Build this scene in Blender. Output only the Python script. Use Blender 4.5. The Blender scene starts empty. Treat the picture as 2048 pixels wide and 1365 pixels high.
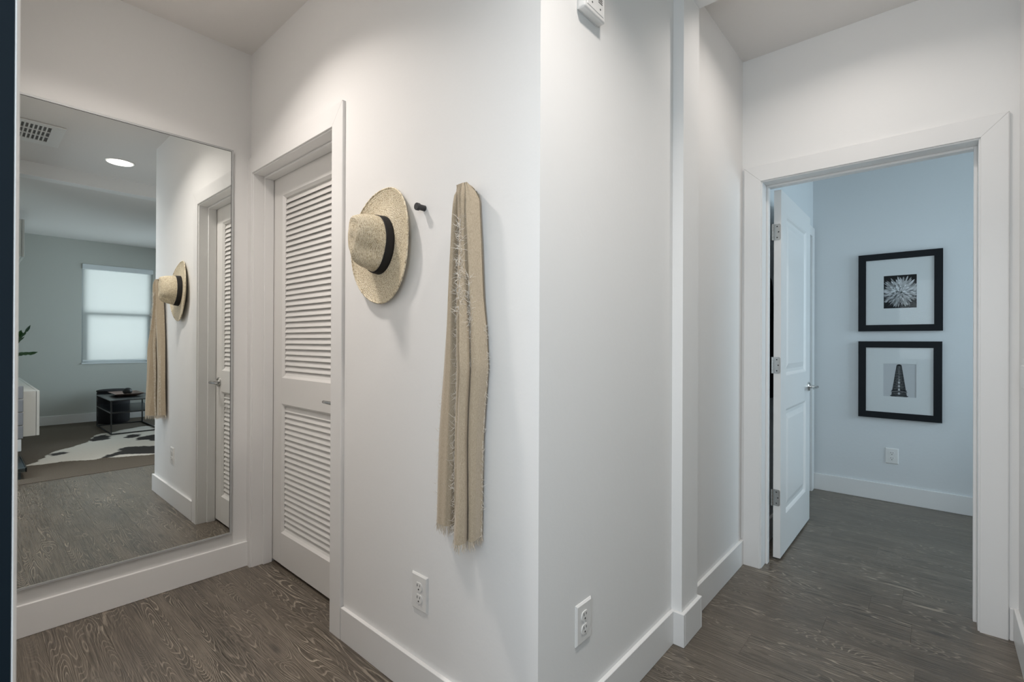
import bpy, bmesh, math, random
from mathutils import Vector, Matrix
random.seed(7)
SC = bpy.context.scene
COL = SC.collection

# ------------------------------------------------------------------ camera
def make_camera():
    f, yaw, pitch, roll, h = 965.92, 41.3284, 0.1293, 0.25, 1.1743
    a, b, c = (math.radians(v) for v in (yaw, pitch, roll))
    F = Vector((math.cos(a)*math.cos(b), math.sin(a)*math.cos(b), math.sin(b)))
    R = Vector((math.sin(a), -math.cos(a), 0)); U = R.cross(F)
    R, U = R*math.cos(c)+U*math.sin(c), U*math.cos(c)-R*math.sin(c)
    cd = bpy.data.cameras.new('camera'); cd.sensor_width = 36; cd.lens = f/2048*36
    cd.clip_start = 0.02
    cd.dof.use_dof = True; cd.dof.focus_distance = 2.0; cd.dof.aperture_fstop = 9.0
    o = bpy.data.objects.new('camera', cd); COL.objects.link(o)
    m = Matrix((R, U, -F)).transposed().to_4x4(); m.translation = (0, 0, h)
    o.matrix_world = m; SC.camera = o
make_camera()

# ------------------------------------------------------------------ world, exposure
SC.view_settings.view_transform = 'Standard'; SC.view_settings.look = 'None'
SC.view_settings.gamma = 1; SC.view_settings.use_curve_mapping = False
SC.view_settings.exposure = 0.0
wd = bpy.data.worlds.new('world'); SC.world = wd; wd.use_nodes = True
wd.node_tree.nodes['Background'].inputs[0].default_value = (0.55, 0.72, 0.95, 1)
wd.node_tree.nodes['Background'].inputs[1].default_value = 0.5

# ------------------------------------------------------------------ lights
def area(name, loc, target, sx, sy, watts, color, spread=180, disk=False):
    l = bpy.data.lights.new(name, 'AREA'); l.energy = watts; l.color = color
    l.shape = 'DISK' if disk else 'RECTANGLE'; l.size = sx; l.size_y = sy; l.spread = math.radians(spread)
    o = bpy.data.objects.new(name, l); COL.objects.link(o); o.location = loc
    o.rotation_euler = (Vector(target)-Vector(loc)).to_track_quat('-Z', 'Y').to_euler()
    return o
DAY = (0.74, 0.89, 1.0); WARM = (1.0, 0.925, 0.865)
# fill lamp added behind the camera as doorway daylight, raised to brighten upper walls
area('entrance_fill', (-0.75, 0.02, 1.68), (2, 0.1, 1.45), 0.85, 1.5, 23, (0.84, 0.94, 1.0))
# daylight through the shaded living room window, the side window and the bedroom window
area('shade_daylight', (1.535, -4.35, 1.6), (1.535, -3, 1.55), 1.3, 1.8, 21, (0.93, 0.98, 1.0))
area('side_window_daylight', (3.25, -2.75, 1.3), (1.2, -2.6, 1.0), 1.5, 1.9, 60, (0.80, 0.91, 1.0))
area('bedroom_daylight', (3.75, -2.35, 1.6), (3.7, 0, 1.3), 1.3, 1.5, 54, (0.68, 0.86, 1.0))
CANS = [((0.868, 0.22), 10.5, 125), ((0.37, 1.88), 10.8, 128), ((2.15, 0.27), 4.0, 150)]

# ------------------------------------------------------------------ material helpers
def mat(name):
    m = bpy.data.materials.new(name); m.use_nodes = True
    nt = m.node_tree; return m, nt, nt.nodes['Principled BSDF']
def nd(nt, t, **kw):
    n = nt.nodes.new(t)
    for k, v in kw.items():
        if k in n.inputs.keys() if isinstance(k, str) else False: n.inputs[k].default_value = v
        else: setattr(n, k, v)
    return n
def lk(nt, a, b): nt.links.new(a, b)
def math_(nt, op, a, b=None, c=None):
    n = nt.nodes.new('ShaderNodeMath'); n.operation = op
    for i, v in enumerate((a, b, c)):
        if v is None: continue
        if isinstance(v, (int, float)): n.inputs[i].default_value = v
        else: lk(nt, v, n.inputs[i])
    return n.outputs[0]
def mapping(nt, scale, coord='Object', rnd=False):
    tc = nt.nodes.new('ShaderNodeTexCoord'); mp = nt.nodes.new('ShaderNodeMapping')
    mp.inputs['Scale'].default_value = scale; lk(nt, tc.outputs[coord], mp.inputs[0])
    if rnd:
        oi = nt.nodes.new('ShaderNodeObjectInfo'); vm = nt.nodes.new('ShaderNodeVectorMath'); vm.operation = 'SCALE'
        vm.inputs[0].default_value = (57.3, 91.7, 23.9); lk(nt, oi.outputs['Random'], vm.inputs['Scale'])
        lk(nt, vm.outputs[0], mp.inputs['Location'])
    return mp.outputs[0]
def noise(nt, vec, scale=1, detail=2, rough=0.5, dist=0):
    n = nt.nodes.new('ShaderNodeTexNoise'); lk(nt, vec, n.inputs['Vector'])
    n.inputs['Scale'].default_value = scale; n.inputs['Detail'].default_value = detail
    n.inputs['Roughness'].default_value = rough; n.inputs['Distortion'].default_value = dist
    return n.outputs[0]
def ramp(nt, fac, stops):
    r = nt.nodes.new('ShaderNodeValToRGB'); lk(nt, fac, r.inputs[0])
    e = r.color_ramp.elements
    while len(e) < len(stops): e.new(0.5)
    for i, (p, c) in enumerate(stops):
        e[i].position = p; e[i].color = (c[0], c[1], c[2], 1) if isinstance(c, tuple) else (c, c, c, 1)
    return r.outputs[0]
def mix(nt, fac, a, b, blend='MIX'):
    n = nt.nodes.new('ShaderNodeMix'); n.data_type = 'RGBA'; n.blend_type = blend
    for i, v in ((0, fac), (6, a), (7, b)):
        if isinstance(v, (int, float)): n.inputs[i].default_value = v
        elif isinstance(v, tuple): n.inputs[i].default_value = (*v, 1)
        else: lk(nt, v, n.inputs[i])
    return n.outputs[2]
def bump(nt, bs, height, strength, dist=0.01):
    b = nt.nodes.new('ShaderNodeBump'); b.inputs['Strength'].default_value = strength
    b.inputs['Distance'].default_value = dist; lk(nt, height, b.inputs['Height']); lk(nt, b.outputs[0], bs.inputs['Normal'])
def plain(name, col, rough=0.5, metal=0.0, spec=0.5):
    m, nt, b = mat(name); b.inputs['Base Color'].default_value = (*col, 1)
    b.inputs['Roughness'].default_value = rough; b.inputs['Metallic'].default_value = metal
    b.inputs['Specular IOR Level'].default_value = spec; return m
def paint(name, col, rough=0.55, tex=0.12, scale=55, var=0.03):
    m, nt, b = mat(name); v = mapping(nt, (1, 1, 1))
    n = noise(nt, v, scale, 3, 0.55); n2 = noise(nt, v, 1.3, 2)
    c2 = tuple(x*(1-var) for x in col)
    lk(nt, mix(nt, n2, col, c2), b.inputs['Base Color']); b.inputs['Roughness'].default_value = rough
    b.inputs['Specular IOR Level'].default_value = 0.35
    bump(nt, b, n, tex, 0.004); return m

M = {}
M['wall'] = paint('wall_paint', (0.845, 0.838, 0.825), 0.6, 0.09)
M['ceiling'] = paint('ceiling_paint', (0.80, 0.775, 0.75), 0.8, 0.15)
M['trim'] = paint('trim_paint', (0.82, 0.812, 0.80), 0.34, 0.02, 30, 0.015)
M['door_paint'] = paint('door_paint', (0.78, 0.765, 0.74), 0.36, 0.02, 30, 0.015)
M['bed_wall'] = paint('bedroom_paint', (0.74, 0.76, 0.77), 0.6, 0.14)
M['living_wall'] = paint('living_paint', (0.53, 0.545, 0.51), 0.6, 0.14)
M['navy'] = paint('navy_paint', (0.0065, 0.0125, 0.018), 0.55, 0.05, 20, 0.2)
M['plate'] = plain('white_plastic', (0.80, 0.79, 0.77), 0.3)
M['slot'] = plain('dark_slot', (0.03, 0.03, 0.03), 0.6)
M['chrome'] = plain('chrome', (0.62, 0.62, 0.61), 0.12, 1.0)
M['nickel'] = plain('satin_nickel', (0.50, 0.50, 0.49), 0.26, 1.0)
M['black_metal'] = plain('black_metal', (0.014, 0.018, 0.022), 0.26, 0.0, 0.8)
M['peg'] = plain('peg_black', (0.03, 0.03, 0.032), 0.5)
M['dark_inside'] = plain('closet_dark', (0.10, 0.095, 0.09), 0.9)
M['white_lacquer'] = plain('white_lacquer', (0.72, 0.73, 0.70), 0.4)
M['alu'] = plain('mirror_frame_silver', (0.50, 0.51, 0.51), 0.5, 0.25)
M['mat_board'] = paint('mat_board', (0.80, 0.81, 0.81), 0.8, 0.03)
M['frame_black'] = paint('frame_black', (0.016, 0.018, 0.021), 0.5, 0.1, 80, 0.3)
M['black_cloth'] = paint('black_cloth', (0.022, 0.021, 0.024), 0.9, 0.3, 200, 0.3)
M['ribbon'] = paint('ribbon_black', (0.017, 0.016, 0.016), 0.75, 0.25, 300, 0.2)
M['vinyl'] = plain('white_vinyl', (0.72, 0.76, 0.78), 0.4)
M['stone'] = paint('dark_stone', (0.02, 0.021, 0.022), 0.45, 0.3, 60, 0.4)
M['backing'] = plain('vent_shadow', (0.16, 0.16, 0.155), 0.9)

def mk_mirror():
    m, nt, b = mat('mirror_glass'); b.inputs['Base Color'].default_value = (0.895, 0.92, 0.91, 1)
    b.inputs['Metallic'].default_value = 1; b.inputs['Roughness'].default_value = 0.0; return m
M['mirror'] = mk_mirror()
def mk_glass(name, tint, gloss):
    m = bpy.data.materials.new(name); m.use_nodes = True; nt = m.node_tree; nt.nodes.clear()
    out = nd(nt, 'ShaderNodeOutputMaterial'); t = nd(nt, 'ShaderNodeBsdfTransparent'); g = nd(nt, 'ShaderNodeBsdfGlossy')
    t.inputs[0].default_value = (*tint, 1); g.inputs['Roughness'].default_value = 0.02
    fr = nd(nt, 'ShaderNodeFresnel'); fr.inputs[0].default_value = 1.45
    mx = nd(nt, 'ShaderNodeMixShader'); lk(nt, math_(nt, 'MULTIPLY', fr.outputs[0], gloss), mx.inputs[0])
    lk(nt, t.outputs[0], mx.inputs[1]); lk(nt, g.outputs[0], mx.inputs[2]); lk(nt, mx.outputs[0], out.inputs[0]); return m
M['glass'] = mk_glass('clear_glass', (0.97, 0.985, 0.98), 1.0)
M['picture_glass'] = mk_glass('picture_glass', (0.98, 0.985, 0.985), 0.15)
M['acrylic'] = mk_glass('clear_acrylic', (0.86, 0.92, 0.94), 3.0)
def mk_shade():
    m = bpy.data.materials.new('shade_fabric'); m.use_nodes = True; nt = m.node_tree; nt.nodes.clear()
    out = nd(nt, 'ShaderNodeOutputMaterial'); t = nd(nt, 'ShaderNodeBsdfTranslucent'); d = nd(nt, 'ShaderNodeBsdfDiffuse')
    t.inputs[0].default_value = (0.70, 0.72, 0.70, 1); d.inputs[0].default_value = (0.75, 0.77, 0.76, 1)
    mx = nd(nt, 'ShaderNodeMixShader'); mx.inputs[0].default_value = 0.4
    lk(nt, t.outputs[0], mx.inputs[1]); lk(nt, d.outputs[0], mx.inputs[2]); lk(nt, mx.outputs[0], out.inputs[0]); return m
M['shade'] = mk_shade()
def mk_lens():
    m, nt, b = mat('lamp_lens'); b.inputs['Emission Color'].default_value = (1, 0.93, 0.85, 1)
    b.inputs['Emission Strength'].default_value = 3.0; return m
M['lens'] = mk_lens()

def mk_oak():
    m, nt, b = mat('cerused_oak')
    oi = nt.nodes.new('ShaderNodeObjectInfo'); r = oi.outputs['Random']
    v = mapping(nt, (8.5, 0.85, 1), rnd=True)
    n1 = noise(nt, v, 1.0, 2.0, 0.45, 0.25)
    vk = mapping(nt, (4.2, 1.5, 1), rnd=True)
    vo = nt.nodes.new('ShaderNodeTexVoronoi'); lk(nt, vk, vo.inputs['Vector']); vo.inputs['Scale'].default_value = 1.0
    kn = math_(nt, 'SUBTRACT', 1.0, math_(nt, 'MULTIPLY', vo.outputs['Distance'], 3.2)); kn = math_(nt, 'MAXIMUM', kn, 0.0)
    kn2 = math_(nt, 'POWER', kn, 3.0)
    h = math_(nt, 'ADD', math_(nt, 'MULTIPLY', n1, 1.0), math_(nt, 'MULTIPLY', kn2, 0.32))
    vw = mapping(nt, (90, 9, 1), rnd=True); wob = noise(nt, vw, 1, 2, 0.6)
    h = math_(nt, 'ADD', h, math_(nt, 'MULTIPLY', wob, 0.012))
    fr = math_(nt, 'FRACT', math_(nt, 'MULTIPLY', h, 52.0))
    line = ramp(nt, fr, [(0.0, 0.0), (0.58, 0.0), (0.76, 1.0), (0.80, 1.0), (0.90, 0.0)])
    # fine straight pores
    vp = mapping(nt, (400, 6, 1), rnd=True); po = noise(nt, vp, 1, 3, 0.65)
    pores = ramp(nt, po, [(0.44, 0.0), (0.60, 1.0)])
    # lines fade in and out
    vf = mapping(nt, (6, 1.6, 1), rnd=True); fade = ramp(nt, noise(nt, vf, 1.3, 2, 0.5), [(0.38, 0.2), (0.62, 1.0)])
    brk = ramp(nt, noise(nt, mapping(nt, (160, 26, 1), rnd=True), 1, 2, 0.6), [(0.30, 0.35), (0.50, 1.0)])
    lm = math_(nt, 'MULTIPLY', math_(nt, 'MULTIPLY', line, fade), brk)
    base = mix(nt, r, (0.046, 0.036, 0.026), (0.072, 0.057, 0.042))
    vb = mapping(nt, (7, 1.2, 1), rnd=True); blot = noise(nt, vb, 1, 3, 0.6)
    base = mix(nt, ramp(nt, blot, [(0.35, 0.0), (0.68, 1.0)]), base, (0.092, 0.074, 0.055))
    base = mix(nt, math_(nt, 'MULTIPLY', pores, 0.55), base, (0.225, 0.188, 0.148))
    base = mix(nt, math_(nt, 'MULTIPLY', lm, 0.95), base, (0.40, 0.345, 0.275))
    dk = ramp(nt, math_(nt, 'MULTIPLY', kn, 1.0), [(0.72, 0.0), (0.93, 0.85)])
    base = mix(nt, dk, base, (0.035, 0.03, 0.027))
    lk(nt, base, b.inputs['Base Color'])
    rg = ramp(nt, lm, [(0.0, 0.30), (1.0, 0.44)]); lk(nt, rg, b.inputs['Roughness'])
    b.inputs['Specular IOR Level'].default_value = 0.62
    hh = math_(nt, 'ADD', math_(nt, 'MULTIPLY', lm, -0.6), math_(nt, 'MULTIPLY', pores, -0.3))
    bump(nt, b, hh, 0.35, 0.002)
    return m
M['oak'] = mk_oak()
def mk_carpet():
    m, nt, b = mat('ribbed_carpet'); v = mapping(nt, (1, 1, 1))
    w = nt.nodes.new('ShaderNodeTexWave'); lk(nt, v, w.inputs['Vector']); w.bands_direction = 'X'; w.inputs['Scale'].default_value = 55
    w.inputs['Distortion'].default_value = 1.5; w.inputs['Detail'].default_value = 2; w.inputs['Detail Scale'].default_value = 6
    n = noise(nt, mapping(nt, (90, 90, 1)), 1, 3, 0.7)
    f = math_(nt, 'MULTIPLY', math_(nt, 'ADD', w.outputs[1], n), 0.5)
    lk(nt, ramp(nt, f, [(0.25, (0.095, 0.080, 0.064)), (0.75, (0.185, 0.158, 0.128))]), b.inputs['Base Color'])
    b.inputs['Roughness'].default_value = 0.95; b.inputs['Specular IOR Level'].default_value = 0.1
    bump(nt, b, f, 0.3, 0.002); return m
M['carpet'] = mk_carpet()
def mk_straw():
    m, nt, b = mat('woven_straw')
    tc = nt.nodes.new('ShaderNodeTexCoord'); sp = nt.nodes.new('ShaderNodeSeparateXYZ'); lk(nt, tc.outputs['UV'], sp.inputs[0])
    vo = mapping(nt, (1, 1, 1)); wn = noise(nt, vo, 60, 2, 0.6); wn2 = noise(nt, vo, 25, 2)
    U = math_(nt, 'ADD', sp.outputs[0], math_(nt, 'MULTIPLY', math_(nt, 'SUBTRACT', wn, 0.5), 0.020))
    V = math_(nt, 'ADD', sp.outputs[1], math_(nt, 'MULTIPLY', math_(nt, 'SUBTRACT', wn2, 0.5), 0.026))
    vr = math_(nt, 'MULTIPLY', V, 165.0)      # rows (V in metres of arc)
    f = math_(nt, 'FRACT', vr); par = math_(nt, 'FLOORED_MODULO', math_(nt, 'FLOOR', vr), 2.0)
    sgn = math_(nt, 'SUBTRACT', math_(nt, 'MULTIPLY', par, 2.0), 1.0)
    ph = math_(nt, 'ADD', math_(nt, 'MULTIPLY', U, 98.0), math_(nt, 'MULTIPLY', math_(nt, 'MULTIPLY', f, sgn), 0.9))
    st = math_(nt, 'PINGPONG', ph, 0.5); st = math_(nt, 'MULTIPLY', st, 2.0)
    edge = math_(nt, 'MULTIPLY', math_(nt, 'PINGPONG', f, 0.5), 2.0)
    hgt = math_(nt, 'MULTIPLY', math_(nt, 'POWER', st, 0.5), math_(nt, 'POWER', edge, 0.4))
    tone = noise(nt, vo, 160, 2, 0.7)
    c = ramp(nt, hgt, [(0.0, (0.13, 0.085, 0.036)), (0.35, (0.49, 0.385, 0.225)), (0.75, (0.76, 0.655, 0.465)), (1.0, (0.82, 0.73, 0.54))])
    c = mix(nt, ramp(nt, tone, [(0.35, 0.0), (0.62, 0.75)]), c, (0.86, 0.78, 0.61))
    c = mix(nt, ramp(nt, noise(nt, vo, 95, 2, 0.7), [(0.52, 0.0), (0.72, 0.4)]), c, (0.36, 0.27, 0.16))
    lk(nt, c, b.inputs['Base Color']); b.inputs['Roughness'].default_value = 0.55
    bump(nt, b, hgt, 0.7, 0.0016); return m
M['straw'] = mk_straw()
def mk_linen():
    m, nt, b = mat('beige_linen'); v = mapping(nt, (1, 1, 1))
    n = noise(nt, mapping(nt, (300, 300, 900)), 1, 2, 0.6); n2 = noise(nt, mapping(nt, (900, 900, 120)), 1, 2, 0.6); n3 = noise(nt, v, 9, 2)
    f = math_(nt, 'MULTIPLY', math_(nt, 'ADD', n, n2), 0.5)
    c = ramp(nt, f, [(0.33, (0.36, 0.282, 0.192)), (0.66, (0.60, 0.505, 0.38))])
    c = mix(nt, math_(nt, 'MULTIPLY', n3, 0.25), c, (0.36, 0.30, 0.22))
    lk(nt, c, b.inputs['Base Color']); b.inputs['Roughness'].default_value = 0.85; b.inputs['Specular IOR Level'].default_value = 0.2
    b.inputs['Sheen Weight'].default_value = 0.25
    bump(nt, b, f, 0.35, 0.001); return m
M['linen'] = mk_linen()
M['thread'] = plain('pale_thread', (0.72, 0.64, 0.53), 0.8)
M['thread_white'] = plain('frayed_thread', (0.84, 0.80, 0.73), 0.8)
def mk_wood(name, c1, c2):
    m, nt, b = mat(name); n = noise(nt, mapping(nt, (6, 40, 30)), 1, 4, 0.6)
    lk(nt, ramp(nt, n, [(0.35, c1), (0.65, c2)]), b.inputs['Base Color']); b.inputs['Roughness'].default_value = 0.5; return m
M['tray_wood'] = mk_wood('tray_wood', (0.16, 0.10, 0.08), (0.30, 0.20, 0.165))
def mk_attr(name, rough):
    m, nt, b = mat(name); a = nt.nodes.new('ShaderNodeVertexColor'); a.layer_name = 'col'
    lk(nt, a.outputs[0], b.inputs['Base Color']); b.inputs['Roughness'].default_value = rough; return m
M['print'] = mk_attr('photo_print', 0.7)
M['print'].node_tree.nodes['Principled BSDF'].inputs['Specular IOR Level'].default_value = 0.15
for k_ in ('navy', 'frame_black'): M[k_].node_tree.nodes['Principled BSDF'].inputs['Specular IOR Level'].default_value = 0.12
def mk_hide():
    m, nt, b = mat('cow_hair'); a = nt.nodes.new('ShaderNodeVertexColor'); a.layer_name = 'col'
    n = noise(nt, mapping(nt, (60, 60, 60)), 1, 3, 0.7)
    c = mix(nt, math_(nt, 'MULTIPLY', n, 0.35), a.outputs[0], (0.6, 0.55, 0.48), 'MULTIPLY')
    lk(nt, c, b.inputs['Base Color']); b.inputs['Roughness'].default_value = 0.7; bump(nt, b, n, 0.25, 0.003); return m
M['hide'] = mk_hide()
def mk_leaf():
    m, nt, b = mat('plant_leaf'); n = noise(nt, mapping(nt, (12, 12, 12)), 1, 2)
    lk(nt, ramp(nt, n, [(0.3, (0.012, 0.045, 0.015)), (0.7, (0.035, 0.12, 0.03))]), b.inputs['Base Color']); b.inputs['Roughness'].default_value = 0.3; return m
M['leaf'] = mk_leaf()

# ------------------------------------------------------------------ mesh helpers
class MB:
    def __init__(s): s.v = []; s.f = []; s.uv = None
    def add(s, v, f):
        o = len(s.v); s.v += [tuple(p) for p in v]; s.f += [tuple(i+o for i in q) for q in f]; return s
    def box(s, x0, x1, y0, y1, z0, z1, bev=0, seg=1):
        if x0 > x1: x0, x1 = x1, x0
        if y0 > y1: y0, y1 = y1, y0
        if z0 > z1: z0, z1 = z1, z0
        v = [(x0, y0, z0), (x1, y0, z0), (x1, y1, z0), (x0, y1, z0), (x0, y0, z1), (x1, y0, z1), (x1, y1, z1), (x0, y1, z1)]
        f = [(0, 3, 2, 1), (4, 5, 6, 7), (0, 1, 5, 4), (1, 2, 6, 5), (2, 3, 7, 6), (3, 0, 4, 7)]
        if not bev: return s.add(v, f)
        bm = bmesh.new(); vs = [bm.verts.new(p) for p in v]
        for q in f: bm.faces.new([vs[i] for i in q])
        bmesh.ops.bevel(bm, geom=bm.edges[:], offset=bev, segments=seg, affect='EDGES', profile=0.5)
        bm.verts.index_update(); s.add([p.co[:] for p in bm.verts], [[w.index for w in q.verts] for q in bm.faces]); bm.free(); return s
    def tube(s, pts, rad, n=8, cap=True):
        pts = [Vector(p) for p in pts]; m = len(pts)
        if not isinstance(rad, (list, tuple)): rad = [rad]*m
        V = []; up = None
        for i, p in enumerate(pts):
            t = (pts[min(i+1, m-1)]-pts[max(i-1, 0)]).normalized()
            if up is None: up = t.orthogonal().normalized()
            up = (up-t*up.dot(t)).normalized() if (up-t*up.dot(t)).length > 1e-6 else t.orthogonal().normalized()
            w = t.cross(up)
            for k in range(n):
                a = 2*math.pi*k/n; V.append(p+(up*math.cos(a)+w*math.sin(a))*rad[i])
        Fc = [(i*n+k, i*n+(k+1) % n, (i+1)*n+(k+1) % n, (i+1)*n+k) for i in range(m-1) for k in range(n)]
        if cap: Fc += [tuple(range(n-1, -1, -1)), tuple((m-1)*n+k for k in range(n))]
        return s.add(V, Fc)
    def lathe(s, prof, c, n=32, axis='Z'):
        V = []
        for r, h in prof:
            for k in range(n):
                a = 2*math.pi*k/n; x, y = r*math.cos(a), r*math.sin(a)
                V.append({'Z': (c[0]+x, c[1]+y, c[2]+h), 'X': (c[0]+h, c[1]+x, c[2]+y), 'Y': (c[0]+x, c[1]+h, c[2]+y)}[axis])
        m = len(prof); Fc = [(i*n+k, i*n+(k+1) % n, (i+1)*n+(k+1) % n, (i+1)*n+k) for i in range(m-1) for k in range(n)]
        Fc += [tuple(range(n-1, -1, -1)), tuple((m-1)*n+k for k in range(n))]
        return s.add(V, Fc)
    def prism(s, poly, fn):           # poly 2-D, fn(u, v, t) -> world point, t in 0..1
        n = len(poly); V = [fn(u, v, 0) for u, v in poly]+[fn(u, v, 1) for u, v in poly]
        Fc = [tuple(range(n-1, -1, -1)), tuple(range(n, 2*n))]+[(i, (i+1) % n, n+(i+1) % n, n+i) for i in range(n)]
        return s.add(V, Fc)
    def build(s, name, m, parent=None, smooth=None, fix=True):
        me = bpy.data.meshes.new(name); me.from_pydata(s.v, [], s.f)
        if fix:
            bm = bmesh.new(); bm.from_mesh(me); bmesh.ops.recalc_face_normals(bm, faces=bm.faces[:]); bm.to_mesh(me); bm.free()
        me.materials.append(m)
        o = bpy.data.objects.new(name, me); COL.objects.link(o)
        if smooth is not None:
            me.polygons.foreach_set('use_smooth', [True]*len(me.polygons)); me.set_sharp_from_angle(angle=math.radians(smooth))
        if parent is not None: attach(o, parent)
        return o
ROOTW = {}
def attach(o, parent):
    o.parent = parent
    w = ROOTW.get(parent.name)
    if w is not None: o.matrix_parent_inverse = w.inverted()
def thing(name, label, cat, loc, group=None, kind=None):
    o = bpy.data.objects.new(name, None); COL.objects.link(o); o.location = loc; o.empty_display_size = 0.05
    ROOTW[o.name] = Matrix.Translation(loc)
    return tag(o, label, cat, group, kind)
def tag(o, label=None, cat=None, group=None, kind=None):
    if label: o['label'] = label
    if cat: o['category'] = cat
    if group: o['group'] = group
    if kind: o['kind'] = kind
    return o
def struct(name, mb, m, label, cat, smooth=None):
    return tag(mb.build(name, m, None, smooth), label, cat, None, 'structure')
def B(*a, **k): return MB().box(*a, **k)

# ------------------------------------------------------------------ dimensions
XL, XC = 0.999, 0.985         # louver wall face, its casing face
YK = 0.783                    # hall wall face
YW, YM = 2.715, 2.697         # mirror wall face, mirror face
XD = 2.755; XDC = 2.7405; XE = 2.905      # end wall face, casing face, far side
YR = -0.245                   # right wall face
ZC, ZL = 2.68, 2.606          # hall ceiling, living ceiling
XF = 4.56; YBL = 0.757        # bedroom far wall, bedroom left wall
YFAR = -3.765                 # living far wall
BH = 0.128; BT = 0.0145       # baseboard

# ------------------------------------------------------------------ room shell
floor = struct('floor', B(-1.0, 4.7, -4.0, 2.85, -0.06, -0.006), M['dark_inside'], 'grey-brown oak plank floor of the foyer, hall and bedroom', 'floor')
PITCH = 0.1725; X0 = 0.3865
JOINTS = {1: [1.585], 2: [2.275, 0.9], 3: [2.014, 0.3], 13: [0.225], 11: [0.352]}
def plank(x0, x1, y0, y1):
    g = 0.0001; c = 0.0005; z = 0.0
    x0 += g; x1 -= g; y0 += g; y1 -= g
    mb = MB(); mb.add([(x0, y0, -0.006), (x1, y0, -0.006), (x1, y1, -0.006), (x0, y1, -0.006),
                       (x0, y0, z-c), (x1, y0, z-c), (x1, y1, z-c), (x0, y1, z-c),
                       (x0+c, y0+c, z), (x1-c, y0+c, z), (x1-c, y1-c, z), (x0+c, y1-c, z)],
                      [(0, 1, 5, 4), (1, 2, 6, 5), (2, 3, 7, 6), (3, 0, 4, 7), (4, 5, 9, 8), (5, 6, 10, 9), (6, 7, 11, 10), (7, 4, 8, 11), (8, 9, 10, 11)])
    mb.build('plank', M['oak'], floor)
rp = random.Random(11)
for i in range(-3, 25):
    x0 = X0+PITCH*i; x1 = min(x0+PITCH, XF)
    if x1 - x0 < 0.02: continue
    ylo = -0.168 if x0 < 1.80 else (YR if x1 < 2.85 else (-0.14 if x0 < 2.9 else -1.9))
    yhi = YW if x0 < 1.95 else 0.9
    js = JOINTS.get(i)
    if js is None:
        js = []; y = yhi-rp.uniform(0.35, 1.3)
        while y > ylo+0.25: js.append(y); y -= rp.uniform(1.1, 1.7)
    ys = [yhi]+sorted([j for j in js if ylo+0.1 < j < yhi-0.1], reverse=True)+[ylo]
    for a, b in zip(ys[:-1], ys[1:]): plank(x0, x1, b, a)
struct('floor_carpet', MB().box(0.0, 1.86, YFAR, -0.168, -0.006, 0.003).box(1.86, 2.82, YFAR, -0.40, -0.006, 0.003), M['carpet'], 'ribbed dark brown carpet of the living room beyond the oak floor', 'carpet')

struct('ceiling', B(-1.0, 4.7, -0.47, 2.85, ZC, ZC+0.06), M['ceiling'], 'plain off-white ceiling over the foyer and hall', 'ceiling')
struct('ceiling_living', B(-0.2, 3.0, -4.0, -0.47, ZL, ZL+0.06), M['ceiling'], 'lower plain ceiling of the living room seen in the mirror', 'ceiling')
struct('ceiling_bedroom', B(2.9, 4.7, -2.1, -0.47, ZC, ZC+0.06), M['ceiling'], 'ceiling of the bedroom behind the open white door', 'ceiling')

def wall_y(mb, x0, x1, y0, y1, z1, holes):       # wall running along Y, holes = (ya, yb, za, zb)
    ys = y0
    for ya, yb, za, zb in sorted(holes):
        mb.box(x0, x1, ys, ya, 0, z1)
        if za > 0: mb.box(x0, x1, ya, yb, 0, za)
        mb.box(x0, x1, ya, yb, zb, z1); ys = yb
    return mb.box(x0, x1, ys, y1, 0, z1)
def wall_x(mb, x0, x1, y0, y1, z1, holes):
    xs = x0
    for xa, xb, za, zb in sorted(holes):
        mb.box(xs, xa, y0, y1, 0, z1)
        if za > 0: mb.box(xa, xb, y0, y1, 0, za)
        mb.box(xa, xb, y0, y1, zb, z1); xs = xb
    return mb.box(xs, x1, y0, y1, 0, z1)
LJ = (1.838, 2.675)           # louver door rough opening
struct('wall_left', B(-0.2, 2.0, YW, YW+0.1, 0, ZC), M['wall'], 'white wall behind the frameless tall mirror', 'wall')
struct('wall_middle', wall_y(MB(), XL, XL+0.12, YK, YW, ZC, [(*LJ, 0, 2.055)]), M['wall'], 'white wall with the hat, black pegs and louvered closet door', 'wall')
struct('wall_hall', B(XL+0.12, XD, YK, YK+0.11, 0, ZC), M['wall'], 'white hall wall with the door chime near its top', 'wall')
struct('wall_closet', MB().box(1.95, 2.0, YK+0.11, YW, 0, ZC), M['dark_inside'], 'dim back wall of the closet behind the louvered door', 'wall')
struct('wall_end', wall_y(MB(), XD, XE, -2.0, YK+0.11, ZC, [(-0.143, 0.700, 0, 2.030)]), M['wall'], 'white hall end wall around the open bedroom doorway', 'wall')
struct('wall_right', B(1.86, XD, YR-0.11, YR, 0, ZC), M['wall'], 'white wall at the right edge with a plastic control', 'wall')
struct('wall_entry', MB().box(-0.13, 0.015, 0.70, YW, 0, ZC).box(-0.13, 0.015, -0.6, -0.44, 0, ZC).box(-0.13, 0.015, -0.44, 0.70, 2.1, ZC), M['wall'], 'wall around the entrance doorway at the camera', 'wall')
struct('wall_living_left', B(-0.05, 0.03, YFAR, -0.6, 0, ZC), M['living_wall'], 'grey-green living room wall carrying the white cabinets', 'wall')
WX0, WX1, WZ0, WZ1 = 1.118, 1.952, 0.838, 2.272
struct('wall_far', wall_x(MB(), -0.05, 2.9, YFAR-0.14, YFAR, ZC, [(WX0, WX1, WZ0, WZ1)]), M['living_wall'], 'grey-green living room wall around the shaded window', 'wall')
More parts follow.
